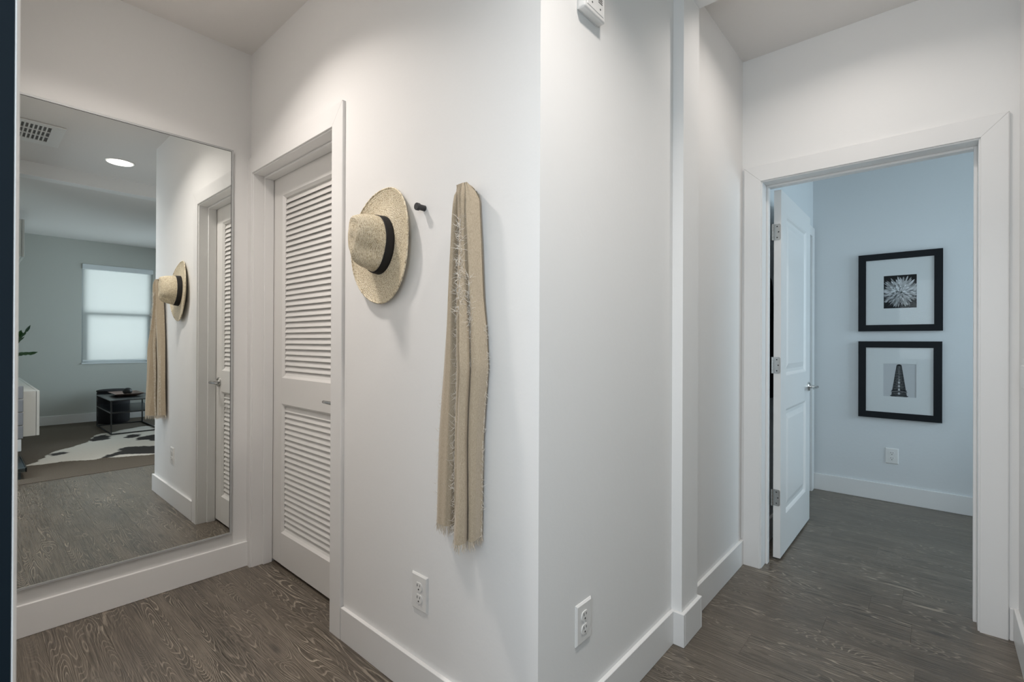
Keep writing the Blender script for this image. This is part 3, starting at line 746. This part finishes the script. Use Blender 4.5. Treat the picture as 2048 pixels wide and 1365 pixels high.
# top fold over the peg
tp = MB(); n_ = 20; V = []
for i in range(9):
    a = math.pi*i/8
    for k in range(n_+1):
        s = k/n_; yl, yr = 1.046-0.004*i/8, 1.007+0.014*i/8
        V.append((XL-0.030-0.0235*math.cos(a)-0.001*math.sin(30*s), yl+(yr-yl)*s, 1.622+0.012*math.sin(a)*(1-0.5*abs(2*s-0.9))+0.002*math.sin(17*s)))
tp.add(V, [(i*(n_+1)+k, i*(n_+1)+k+1, (i+1)*(n_+1)+k+1, (i+1)*(n_+1)+k) for i in range(8) for k in range(n_)])
o = tp.build('top_fold', M['linen'], scarf, 180, fix=False); s_ = o.modifiers.new('thickness', 'SOLIDIFY'); s_.thickness = 0.0014
# fringe along the hems and frayed side edges
fg = MB()
def strand(p, d, L, curl, rad=0.0008):
    pts = [Vector(p)]; d = Vector(d).normalized(); c = Vector((rf.uniform(-1, 1)*0.3, rf.uniform(-1, 1), rf.uniform(-1, 1)))*curl
    q = Vector(p)
    for k in range(5):
        d = (d+c*0.5+Vector((rf.uniform(-.1, .1), rf.uniform(-.3, .3), rf.uniform(-.3, .3)))*curl).normalized(); q = q+d*L/5
        pts.append(q.copy())
    fg.tube(pts, [rad, rad, rad, rad*0.9, rad*0.7, rad*0.4], 3, cap=False)
for V, zb in ((VB, 0), (VF, 0)):
    last = V[-(ns+1):]
    for k in range(0, (ns+1)*3):
        p = last[min(ns, k//3)]; strand((p[0]+rf.uniform(-.001, .001), p[1]+rf.uniform(-.0015, .0015), p[2]+0.001), (0, rf.uniform(-.15, .15), -1), rf.uniform(0.012, 0.034), 0.25, 0.0007)
o = fg.build('hem_fringe', M['thread'], scarf, fix=False); tag(o, 'short thread fringe along the hem', kind='stuff')
fg = MB()
def fray(V, col, i0, i1, dens, dirs, L, curl):
    for i in range(i0, i1):
        for q in range(int(dens*2.2)):
            a = Vector(V[i*(ns+1)+col]); b = Vector(V[(i+1)*(ns+1)+col]); p = a.lerp(b, rf.random())
            strand(p+Vector((-0.003, 0, 0)), (-0.35, dirs*rf.uniform(-0.2, 0.8), rf.uniform(-1.2, 0.0)), rf.uniform(0.5, 1.7)*L, curl*2.2, 0.00045)
fray(VF, 0, 10, 46, 3, 1, 0.017, 0.9)
fray(VF, ns, 18, 46, 4, -1, 0.013, 0.8)
fray(VB, 0, 3, 46, 1, 1, 0.007, 0.6)
fray(VF, 27, 3, 17, 7, -1, 0.020, 1.0)
fray(VF, 1, 3, 10, 3, 1, 0.014, 1.0)
fray(VB, 9, 26, 46, 2, 1, 0.012, 0.9)
fray(VF, 46, 12, 24, 7, -1, 0.018, 0.9)
tag(fg.build('frayed_edge', M['thread_white'], scarf, fix=False), 'pale curling threads along the torn side edges', kind='stuff')

# ------------------------------------------------------------------ framed pictures
def picture(label, y0, y1, z0, z1, kind):
    t = thing('picture_frame', label, 'picture', (XF, (y0+y1)/2, z0), 'black framed pictures')
    X0_, X1_ = XF-0.026, XF-0.001; w = 0.047
    def bar(p):  # mitred bar: polygon in (y,z)
        MB().prism(p, lambda y, z, q: (X0_+(X1_-X0_)*q, y, z)).build('frame_bar', M['frame_black'], t)
    bar([(y0, z0), (y1, z0), (y1-w, z0+w), (y0+w, z0+w)]); bar([(y0, z1), (y1, z1), (y1-w, z1-w), (y0+w, z1-w)])
    bar([(y0, z0), (y0, z1), (y0+w, z1-w), (y0+w, z0+w)]); bar([(y1, z0), (y1, z1), (y1-w, z1-w), (y1-w, z0+w)])
    cy, cz = (y0+y1)/2-0.006, (z0+z1)/2; hw, hh = 0.0945, 0.121
    xm = X0_+0.008
    mbd = MB()
    mbd.box(xm, xm+0.003, y0+w, cy-hw, z0+w, z1-w).box(xm, xm+0.003, cy+hw, y1-w, z0+w, z1-w).box(xm, xm+0.003, cy-hw, cy+hw, z0+w, cz-hh).box(xm, xm+0.003, cy-hw, cy+hw, cz+hh, z1-w)
    mbd.build('mat_board', M['mat_board'], t)
    xp = xm+0.0034
    polys = []      # (points (a to picture right, b up) in metres, grey level)
    rq = random.Random(9)
    cl = lambda v, m: max(-m, min(m, v))
    if kind == 'flower':
        polys.append(([(-hw, -hh), (hw, -hh), (hw, hh), (-hw, hh)], 0.018))
        for k in range(14):
            a, b = rq.uniform(-hw, hw), rq.uniform(-hh, -hh*0.6); polys.append(([(a, b), (a+0.03, b+0.006), (a+0.05, b+0.02), (a+0.01, b+0.01)], rq.uniform(0.02, 0.06)))
        fx, fy = 0.006, -0.004
        for layer in range(9):
            r1 = 0.118-0.011*layer; n = 58-4*layer; r0 = r1*0.25
            for k in range(n):
                a = 2*math.pi*(k+rq.uniform(-.35, .35))/n+layer*0.3; L = r1*rq.uniform(0.82, 1.06); wv = (0.0044-0.0001*layer)*rq.uniform(0.8, 1.25)
                ca, sa = math.cos(a), math.sin(a); g = rq.choice([0.66, 0.42, 0.30, 0.16, 0.85, 0.55])*(1.0 if sa > -0.3 else 0.7)*(0.85+0.02*layer)
                q = []
                for rr, ww in ((r0, 0.3), (L*0.6, 0.9), (L*0.88, 1.0), (L, 0.1), (L*0.88, -0.9), (L*0.6, -1.0), (r0, -0.3)):
                    bend = 0.012*math.sin(k)*rr/r1
                    q.append((cl(fx+ca*rr-sa*(ww*wv+bend), hw), cl(fy+sa*rr+ca*(ww*wv+bend), hh)))
                polys.append((q, g))
        for k in range(26):
            a = rq.uniform(0, 6.28); r = rq.uniform(0, 0.02); u, v = fx-0.012+r*math.cos(a), fy-0.004+r*math.sin(a)
            polys.append(([(u, v), (u+0.004, v+0.002), (u+0.006, v+0.007), (u+0.001, v+0.005)], rq.choice([0.08, 0.15, 0.7, 0.3])))
    else:
        polys.append(([(-hw, -hh), (hw, -hh), (hw, hh), (-hw, hh)], 0.62))
        # tapering round-nosed tower seen from below
        def half(b):      # half width against height b in -hh..hh*0.9
            t_ = (b+hh)/(1.86*hh); return 0.046*(1-0.66*t_)
        top = hh*0.86; lv = [-hh+(top+hh)*k/24 for k in range(25)]
        cx = -0.003
        out = [(cx-half(b), b) for b in lv]+[(cx+half(top)*math.cos(a), top+0.9*half(top)*math.sin(a)) for a in [math.pi-k*math.pi/10 for k in range(1, 10)]]+[(cx+half(b), b) for b in reversed(lv)]
        polys.append((out, 0.035))
        for k in range(24):
            b0, b1 = lv[k], lv[k+1]; m0, m1 = half(b0), half(b1); dz = b1-b0
            for c in range(-4, 5):
                for sgn, g in ((0.0, 0.0),):
                    u0 = c/4.6; wq = 0.07+0.03*(1-abs(u0)); br = (0.50 if c == 0 else 0.22-0.03*abs(c)) * rq.uniform(0.5, 1.3)
                    polys.append(([(cx+m0*(u0-wq), b0+dz*0.2), (cx+m0*(u0+wq), b0+dz*0.2), (cx+m1*(u0+wq), b0+dz*0.75), (cx+m1*(u0-wq), b0+dz*0.75)], br))
            if k % 2 == 0: polys.append(([(cx-m0, b0), (cx+m0, b0), (cx+m0, b0+dz*0.14), (cx-m0, b0+dz*0.14)], 0.13))
        for b0, ex, g in ((-hh*0.66, 1.10, 0.02), (-hh*0.74, 1.12, 0.16), (-hh*0.98, 1.14, 0.05)):
            m0 = half(b0)*ex; pts = [(cx-m0, b0), (cx, b0+0.008), (cx+m0, b0), (cx+m0, b0+0.006), (cx, b0+0.015), (cx-m0, b0+0.006)]
            polys.append((pts, g))
        for b0 in (-hh*0.86, -hh*0.62, -hh*0.4, -hh*0.18): polys.append(([(cx-0.006, b0), (cx+0.006, b0), (cx+0.0055, b0+0.012), (cx-0.0055, b0+0.012)], 0.55))
    pm = MB(); cols = []
    for i, (pg, g) in enumerate(polys):
        x = xp-0.0000045*i
        pg = [(cl(a, hw), cl(b, hh)) for a, b in pg]
        ar = sum(pg[j][0]*pg[(j+1) % len(pg)][1]-pg[(j+1) % len(pg)][0]*pg[j][1] for j in range(len(pg)))
        if ar < 0: pg = pg[::-1]
        pm.add([(x, cy-a, cz+b) for a, b in pg], [tuple(range(len(pg)))]); cols += [g]*len(pg)
    o = pm.build('print', M['print'], t, fix=False)
    ca_ = o.data.color_attributes.new('col', 'FLOAT_COLOR', 'POINT')
    ca_.data.foreach_set('color', [c for g in cols for c in (g, g*1.01, g*1.03, 1)])
    B(xm-0.003, xm-0.0015, y0+w-0.002, y1-w+0.002, z0+w-0.002, z1-w+0.002).build('glass', M['picture_glass'], t)
    B(X1_-0.004, X1_, y0+w-0.004, y1-w+0.004, z0+w-0.004, z1-w+0.004).build('backing', M['slot'], t)
picture('upper black-framed black and white photo of a pale shaggy flower', -0.033, 0.452, 1.268, 1.848, 'flower')
picture('lower black-framed photo of a dark round-nosed tower', -0.030, 0.451, 0.618, 1.192, 'tower')

# black garment seen in the gap behind the open door
gm = thing('black_robe', 'long black garment hanging in the gap behind the open door', 'garment', (3.06, 0.73, 0.85))
V = []; ns_ = 24
zs = [1.545, 1.53, 1.50, 1.44, 1.34, 1.2, 1.0, 0.86]; wd_ = [0.02, 0.06, 0.10, 0.13, 0.15, 0.15, 0.16, 0.16]
for z, w in zip(zs, wd_):
    for k in range(ns_):
        a = 2*math.pi*k/ns_; V.append((3.03+w*math.cos(a), 0.727+0.020*math.sin(a)*(0.7+0.3*math.cos(6*a)), z))
mb = MB(); mb.add(V, [(i*ns_+k, i*ns_+(k+1) % ns_, (i+1)*ns_+(k+1) % ns_, (i+1)*ns_+k) for i in range(len(zs)-1) for k in range(ns_)]+[tuple(range(ns_)), tuple((len(zs)-1)*ns_+k for k in range(ns_))])
mb.build('body', M['black_cloth'], gm, 60)
MB().tube([(3.03, YBL, 1.56), (3.03, 0.735, 1.56), (3.03, 0.722, 1.565)], 0.005, 8).build('hook', M['chrome'], gm, 40)

# ------------------------------------------------------------------ recessed lights and ceiling register
def can(label, x, y, watts, spread):
    t = thing('recessed_light', label, 'ceiling light', (x, y, ZC), 'recessed ceiling lights')
    n = 40; r0, r1 = 0.104, 0.088
    MB().lathe([(r1, 0.0), (r1, -0.003), (r0-0.006, -0.006), (r0, -0.003), (r0, 0.0)], (x, y, ZC), n).build('trim_ring', M['plate'], t, 40)
    MB().lathe([(r1-0.0005, -0.0062), (r1-0.0005, -0.0078), (r1*0.6, -0.0085), (0.001, -0.0088)], (x, y, ZC), n).build('lens', M['lens'], t, 40)
    area('recessed_lamp', (x, y, ZC-0.012), (x, y, 0), 2*r1, 2*r1, watts, WARM, spread, True)
can('glowing recessed ceiling light reflected in the mirror', *CANS[0][0], CANS[0][1], CANS[0][2])
can('recessed ceiling light in front of the mirror wall, above the frame', *CANS[1][0], CANS[1][1], CANS[1][2])
can('recessed ceiling light above the end of the hall', *CANS[2][0], CANS[2][1], CANS[2][2])

vt = thing('ceiling_vent', 'white ceiling air register with dark slots, seen in the mirror', 'vent', (0.25, 0.5, ZC))
vx0, vx1, vy0, vy1 = 0.02, 0.481, 0.245, 0.75
fr = MB(); fr.box(vx0, vx1, vy0, vy0+0.09, ZC-0.009, ZC-0.002, bev=0.002).box(vx0, vx1, vy1-0.06, vy1, ZC-0.009, ZC-0.002, bev=0.002)
fr.box(vx0, vx0+0.055, vy0+0.09, vy1-0.06, ZC-0.009, ZC-0.002).box(vx1-0.07, vx1, vy0+0.09, vy1-0.06, ZC-0.009, ZC-0.002)
fr.build('frame', M['plate'], vt)
B(vx0+0.01, vx1-0.01, vy0+0.01, vy1-0.01, ZC-0.002, ZC, bev=0).build('backing', M['backing'], vt)
gx0, gx1, gy0, gy1 = vx0+0.055, vx1-0.07, vy0+0.09, vy1-0.06
for k in range(1, 15):
    x = gx0+(gx1-gx0)*k/15; B(x-0.0042, x+0.0042, gy0, gy1, ZC-0.008, ZC-0.002).build('vane', M['plate'], vt)
for k in range(1, 3):
    y = gy0+(gy1-gy0)*k/3; B(gx0, gx1, y-0.007, y+0.007, ZC-0.0085, ZC-0.0022).build('crossbar', M['plate'], vt)

# ------------------------------------------------------------------ living room window (mirror)
w1 = thing('window_1', 'single-hung living room window behind a glowing white roller shade', 'window', ((WX0+WX1)/2, YFAR, WZ0), kind='structure')
ya, yb = YFAR-0.12, YFAR-0.075; fw = 0.045
B(WX0, WX0+fw, ya, yb, WZ0, WZ1, bev=0.002).build('window_frame', M['vinyl'], w1); B(WX1-fw, WX1, ya, yb, WZ0, WZ1, bev=0.002).build('window_frame', M['vinyl'], w1)
B(WX0+fw, WX1-fw, ya, yb, WZ0, WZ0+fw, bev=0.002).build('window_frame', M['vinyl'], w1); B(WX0+fw, WX1-fw, ya, yb, WZ1-fw, WZ1, bev=0.002).build('window_frame', M['vinyl'], w1)
B(WX0+fw, WX1-fw, ya, yb+0.02, 1.535, 1.585, bev=0.002).build('meeting_rail', M['vinyl'], w1)
B(WX0+fw, WX0+fw+0.03, ya+0.01, yb+0.015, WZ0+fw, 1.535).build('sash_stile', M['vinyl'], w1); B(WX1-fw-0.03, WX1-fw, ya+0.01, yb+0.015, WZ0+fw, 1.535).build('sash_stile', M['vinyl'], w1)
for z0, z1 in ((WZ0+fw, 1.535), (1.585, WZ1-fw)): B(WX0+fw, WX1-fw, ya+0.015, ya+0.019, z0, z1).build('pane', M['glass'], w1)
rl = MB(); 
for s in (1,): rl.box(WX0-0.0, WX1, YFAR-0.002, YFAR+0.012, WZ0-0.006, WZ0+0.012, bev=0.001)
rl.build('window_sill', M['vinyl'], w1)
sh = thing('roller_shade', 'translucent white roller shade drawn down over the window', 'shade', ((WX0+WX1)/2, YFAR-0.04, WZ0))
B(WX0+0.002, WX1-0.002, YFAR-0.045, YFAR+0.012, 2.198, WZ1-0.002, bev=0.004).build('valance', M['vinyl'], sh)
MB().add([(WX0+0.016, YFAR-0.030, 0.888), (WX1-0.016, YFAR-0.030, 0.888), (WX1-0.016, YFAR-0.030, 2.198), (WX0+0.016, YFAR-0.030, 2.198)], [(0, 1, 2, 3)]).build('fabric', M['shade'], sh)
B(WX0+0.016, WX1-0.016, YFAR-0.036, YFAR-0.024, 0.868, 0.888, bev=0.002).build('bottom_bar', M['vinyl'], sh)
for i, (nm, lab, a) in enumerate((('window_2', 'living room side window outside the view', None), ('window_3', 'bedroom window outside the view', None))):
    w = thing(nm, lab, 'window', ((2.86, -2.8, 0.35), (3.75, -1.95, 0.85))[i], kind='structure')
    if i == 0:
        for y0, y1, z0, z1 in ((-3.45, -3.40, 0.35, 2.25), (-2.20, -2.15, 0.35, 2.25), (-3.40, -2.20, 0.35, 0.40), (-3.40, -2.20, 2.20, 2.25), (-2.825, -2.775, 0.40, 2.20)): B(2.84, 2.88, y0, y1, z0, z1).build('window_frame', M['vinyl'], w)
        for y0, y1 in ((-3.40, -2.825), (-2.775, -2.20)): B(2.858, 2.862, y0, y1, 0.40, 2.20).build('pane', M['glass'], w)
    else:
        for x0, x1, z0, z1 in ((3.15, 3.20, 0.85, 2.25), (4.30, 4.35, 0.85, 2.25), (3.20, 4.30, 0.85, 0.90), (3.20, 4.30, 2.20, 2.25), (3.20, 4.30, 1.525, 1.575)): B(x0, x1, -1.97, -1.93, z0, z1).build('window_frame', M['vinyl'], w)
        for z0, z1 in ((0.90, 1.525), (1.575, 2.20)): B(3.20, 4.30, -1.952, -1.948, z0, z1).build('pane', M['glass'], w)

# ------------------------------------------------------------------ living room furniture (mirror)
ct = thing('coffee_table', 'black metal coffee table with a lower shelf on the cowhide', 'table', (1.46, -2.7, 0.006))
tx0, tx1, ty0, ty1, tz = 1.205, 1.715, -3.19, -2.235, 0.432; q = 0.014
FZ = 0.0065
for x in (tx0, tx1-q):
    for y in (ty0, ty1-q): B(x, x+q, y, y+q, FZ, tz-0.012, bev=0.001).build('leg', M['black_metal'], ct)
for y in (ty0, ty1-q): B(tx0+q, tx1-q, y, y+q, FZ, FZ+q, bev=0.001).build('floor_rail', M['black_metal'], ct)
for x in (tx0, tx1-q): B(x, x+q, ty0+q, ty1-q, FZ, FZ+q, bev=0.001).build('floor_rail', M['black_metal'], ct)
B(tx0, tx1, ty0, ty1, tz-0.012, tz, bev=0.001).build('tabletop', M['black_metal'], ct)
B(tx0+q, tx1-q, ty0, ty1, 0.268, 0.286, bev=0.001).build('shelf', M['black_metal'], ct)
for x in (tx0, tx1-q): B(x, x+q, ty0+q, ty1-q, 0.268, 0.286).build('shelf_rail', M['black_metal'], ct)

ty = thing('wooden_tray', 'square-edged reddish brown wooden tray on the coffee table', 'tray', (1.46, -2.83, tz))
ri = MB(); cx, cy = 1.462, -2.83
lv = [(0.085, 0.12, 0.0), (0.12, 0.185, 0.014), (0.158, 0.245, 0.040), (0.150, 0.237, 0.041), (0.113, 0.177, 0.019), (0.080, 0.114, 0.009)]
V = [(cx+sx*a, cy+sy*b, tz+z+0.0005) for a, b, z in lv for sx, sy in ((-1, -1), (1, -1), (1, 1), (-1, 1))]
ri.add(V, [(4*i+k, 4*i+(k+1) % 4, 4*i+4+(k+1) % 4, 4*i+4+k) for i in range(5) for k in range(4)]+[(3, 2, 1, 0), (20, 21, 22, 23)])
ri.build('bowl', M['tray_wood'], ty)
st = MB(); st.lathe([(0.052*math.sin(math.pi*k/16)+0.0005, 0.047*(1-math.cos(math.pi*k/16))) for k in range(17)], (1.47, -2.80, tz+0.0105), 28)
tag(st.build('stone_ball', M['stone'], None, 60), 'dark stone ball resting in the wooden tray', 'ornament')

bk = thing('black_basket', 'round black storage pouf against the wall behind the coffee table', 'pouf', (1.43, -3.46, 0.003))
MB().lathe([(0.17, 0.0), (0.183, 0.015), (0.186, 0.1), (0.186, 0.42), (0.180, 0.445)], (1.43, -3.46, 0.003), 40).build('body', M['black_cloth'], bk, 50)
MB().lathe([(0.188, 0.445), (0.190, 0.45), (0.188, 0.462), (0.165, 0.468), (0.001, 0.470)], (1.43, -3.46, 0.003), 40).build('lid', M['black_cloth'], bk, 50)

# cowhide
hd = thing('cowhide_rug', 'black and white cowhide rug lying on the brown carpet', 'rug', (1.3, -1.5, 0.003))
OUT = [(0.38, -0.96), (0.47, -1.07), (0.55, -1.32), (0.60, -1.50), (0.70, -1.62), (0.80, -1.72), (0.90, -1.86), (0.96, -1.93), (0.985, -2.02), (1.02, -2.18), (1.06, -2.33), (1.14, -2.45), (1.26, -2.47), (1.40, -2.60), (1.62, -2.72), (1.85, -2.66), (2.05, -2.5), (2.25, -2.3), (2.35, -2.0), (2.2, -1.7), (2.25, -1.35), (2.35, -1.0), (2.2, -0.75), (1.95, -0.62), (1.7, -0.70), (1.45, -0.60), (1.25, -0.66), (1.08, -0.74), (0.93, -0.83), (0.86, -0.80), (0.74, -0.86), (0.62, -0.93), (0.5, -0.90)]
def unproj(px, py):      # picture pixel -> floor point seen through the mirror (measured layout)
    f, yaw, pitch, roll, h = 965.92, 41.3284, 0.1293, 0.25, 1.1743
    a, b, c = (math.radians(v) for v in (yaw, pitch, roll))
    F = Vector((math.cos(a)*math.cos(b), math.sin(a)*math.cos(b), math.sin(b))); R = Vector((math.sin(a), -math.cos(a), 0)); U = R.cross(F)
    R, U = R*math.cos(c)+U*math.sin(c), U*math.cos(c)-R*math.sin(c)
    d = F+R*((px-1024)/f)-U*((py-682.5)/f); t = -h/d.z
    return (d.x*t, 2*YM-d.y*t)
PATCH = [[(176, 883), (182, 879), (190, 876), (200, 872), (211, 871), (220, 874), (219, 879), (208, 882), (190, 884)],
         [(249, 876), (254, 872), (270, 870), (281, 871), (281, 874), (266, 877), (252, 878)],
         [(270, 880), (280, 876), (290, 873), (306, 871), (330, 868), (330, 884), (306, 883), (292, 881), (275, 882)],
         [(202, 916), (214, 911), (226, 909), (240, 904), (236, 899), (250, 896), (270, 895), (290, 893), (306, 894), (330, 890), (330, 908), (306, 908), (280, 910), (262, 909), (245, 911), (222, 915), (206, 918)],
         [(97, 912), (108, 908), (120, 906), (135, 905.5), (139, 906.5), (128, 910), (112, 912.5), (104, 914)]]
PATCH = [[unproj(*p) for p in pg] for pg in PATCH]
PATCH += [[(1.9, -1.9), (2.3, -2.2), (2.25, -1.5), (2.0, -1.2), (1.8, -1.5)]]
def inside(p, poly):
    r = False; j = len(poly)-1
    for i in range(len(poly)):
        if (poly[i][1] > p[1]) != (poly[j][1] > p[1]) and p[0] < (poly[j][0]-poly[i][0])*(p[1]-poly[i][1])/(poly[j][1]-poly[i][1])+poly[i][0]: r = not r
        j = i
    return r
step = 0.0125; V = []; Fc = []; idx = {}; cols = []
rh = random.Random(2)
def hv(i, j):
    if (i, j) not in idx:
        x, y = 0.36+i*step, -2.75+j*step
        idx[(i, j)] = len(V); V.append((x+rh.uniform(-.004, .004), y+rh.uniform(-.004, .004), 0.0058+0.0006*math.sin(9*x)*math.sin(8*y)))
        jx, jy = 0.012*math.sin(40*y+3*x)+rh.uniform(-.006, .006), 0.012*math.sin(37*x)+rh.uniform(-.006, .006)
        dk = any(inside((x+jx, y+jy), pg) for pg in PATCH)
        cols.append((0.022, 0.017, 0.015) if dk else (0.74, 0.71, 0.65))
    return idx[(i, j)]
for i in range(int(2.05/step)):
    for j in range(int(2.2/step)):
        x, y = 0.36+(i+.5)*step, -2.75+(j+.5)*step
        if inside((x+0.008*math.sin(31*y), y+0.008*math.sin(29*x)), OUT): Fc.append((hv(i, j), hv(i+1, j), hv(i+1, j+1), hv(i, j+1)))
mb = MB(); mb.add(V, Fc); o = mb.build('hide', M['hide'], hd, 180, fix=False)
ca_ = o.data.color_attributes.new('col', 'FLOAT_COLOR', 'POINT'); ca_.data.foreach_set('color', [q for c in cols for q in (*c, 1)])
s_ = o.modifiers.new('thickness', 'SOLIDIFY'); s_.thickness = 0.0022; s_.offset = -1

# wall cabinets
def cabinet(name, label, x0, x1, y0, y1, z0, z1, doors):
    t = thing(name, label, 'cabinet', ((x0+x1)/2, (y0+y1)/2, z0)); p = 0.018; d = 0.020
    B(x0, x1-d-0.003, y0, y0+p, z0, z1).build('side_panel', M['white_lacquer'], t); B(x0, x1-d-0.003, y1-p, y1, z0, z1).build('side_panel', M['white_lacquer'], t)
    B(x0, x1-d-0.003, y0+p, y1-p, z1-p, z1).build('top_panel', M['white_lacquer'], t); B(x0, x1-d-0.003, y0+p, y1-p, z0, z0+p).build('bottom_panel', M['white_lacquer'], t)
    B(x0, x0+0.006, y0+p, y1-p, z0+p, z1-p).build('back_panel', M['white_lacquer'], t)
    for k in range(doors):
        a = y0+(y1-y0)*k/doors; b = y0+(y1-y0)*(k+1)/doors
        B(x1-d, x1, a+0.0015, b-0.0015, z0, z1, bev=0.001).build('door_panel', M['white_lacquer'], t)
cabinet('media_cabinet', 'white wall-hung media cabinet at the left of the mirrored room', 0.034, 0.457, -2.95, -0.645, 0.322, 0.720, 4)
cabinet('wall_cabinet', 'small white wall cabinet high up near the living room ceiling', 0.034, 0.442, -3.30, -2.12, 2.085, 2.497, 2)

# plant on the media cabinet
pt = thing('potted_plant', 'green glossy-leaved potted plant on the white media cabinet', 'plant', (0.26, -1.9, 0.72))
MB().lathe([(0.06, 0), (0.075, 0.02), (0.085, 0.14), (0.078, 0.14), (0.072, 0.12), (0.001, 0.12)], (0.26, -1.9, 0.7202), 28).build('pot', M['white_lacquer'], pt, 40)
def zz_stem(dx, dy, h, bow):
    pts = []
    for k in range(9):
        t = k/8; pts.append(Vector((0.26+dx*t**1.6, -1.9+dy*t**1.6, 0.835+h*(t-0.32*bow*t*t))))
    sm = MB().tube(pts, [0.006-0.0004*k for k in range(9)], 7).build('stem', M['leaf'], pt, 60)
    for k in range(3, 9):
        t = (pts[k]-pts[k-1]).normalized()
        side = t.cross(Vector((0, 0, 1))).normalized() if abs(t.z) < 0.98 else Vector((0, 1, 0)); up = side.cross(t)
        for sg in ((1, -1) if k < 8 else (0,)):
            d = (t*0.8+side*sg*0.75+up*0.1).normalized(); L = 0.095
            w = (d.cross(up)*0.6+up*0.8*(1 if sg >= 0 else -1)).normalized()*0.021; p = pts[k]; nn = d.cross(w).normalized()*0.004
            MB().add([p, p+d*L*0.3+w+nn, p+d*L*0.65+w*0.8+nn, p+d*L, p+d*L*0.65-w*0.8+nn, p+d*L*0.3-w+nn, p+d*L*0.3, p+d*L*0.65],
                   [(0, 1, 6), (1, 2, 7, 6), (2, 3, 7), (0, 6, 5), (6, 7, 4, 5), (7, 3, 4)]).build('leaf', M['leaf'], sm, 60, fix=False)
for a in ((0.17, 0.06, 0.47, 0.35), (0.19, -0.03, 0.36, 1.5), (0.12, -0.06, 0.40, 0.3), (-0.06, 0.10, 0.58, 0.1), (-0.05, -0.12, 0.55, 0.2), (0.13, 0.10, 0.42, 0.5)): zz_stem(*a)

# clear rack in front of the cabinet end
rk = thing('acrylic_rack', 'clear acrylic rack with grey pockets beside the media cabinet', 'rack', (0.25, -0.45, 0.003))
M['smoke'] = plain('smoky_acrylic', (0.07, 0.10, 0.12), 0.12, 0.0, 0.8)
M['pocket'] = plain('grey_pocket', (0.26, 0.275, 0.30), 0.3)
B(0.06, 0.354, -0.98, -0.365, 0.066, 0.098, bev=0.004).build('tray', M['smoke'], rk)
rm = MB().box(0.354, 0.362, -0.98, -0.357, 0.062, 0.102, bev=0.002).box(0.06, 0.354, -0.365, -0.357, 0.062, 0.102, bev=0.002)
tag(rm.build('rim', M['acrylic'], rk), 'clear edge of the smoky tray')
for x in (0.10, 0.32):
    for y in (-0.94, -0.40): B(x-0.008, x+0.008, y-0.008, y+0.008, 0.003, 0.066).build('foot', M['smoke'], rk)
for k in range(4): B(0.12, 0.351, -0.615, -0.575, 0.315+0.116*k, 0.315+0.116*k+0.110, bev=0.004).build('pocket', M['pocket'], rk)
B(0.12, 0.340, -0.612, -0.578, 0.205, 0.310, bev=0.004).build('pocket', M['vinyl'], rk)
B(0.10, 0.13, -0.60, -0.565, 0.098, 0.78).build('upright', M['acrylic'], rk)
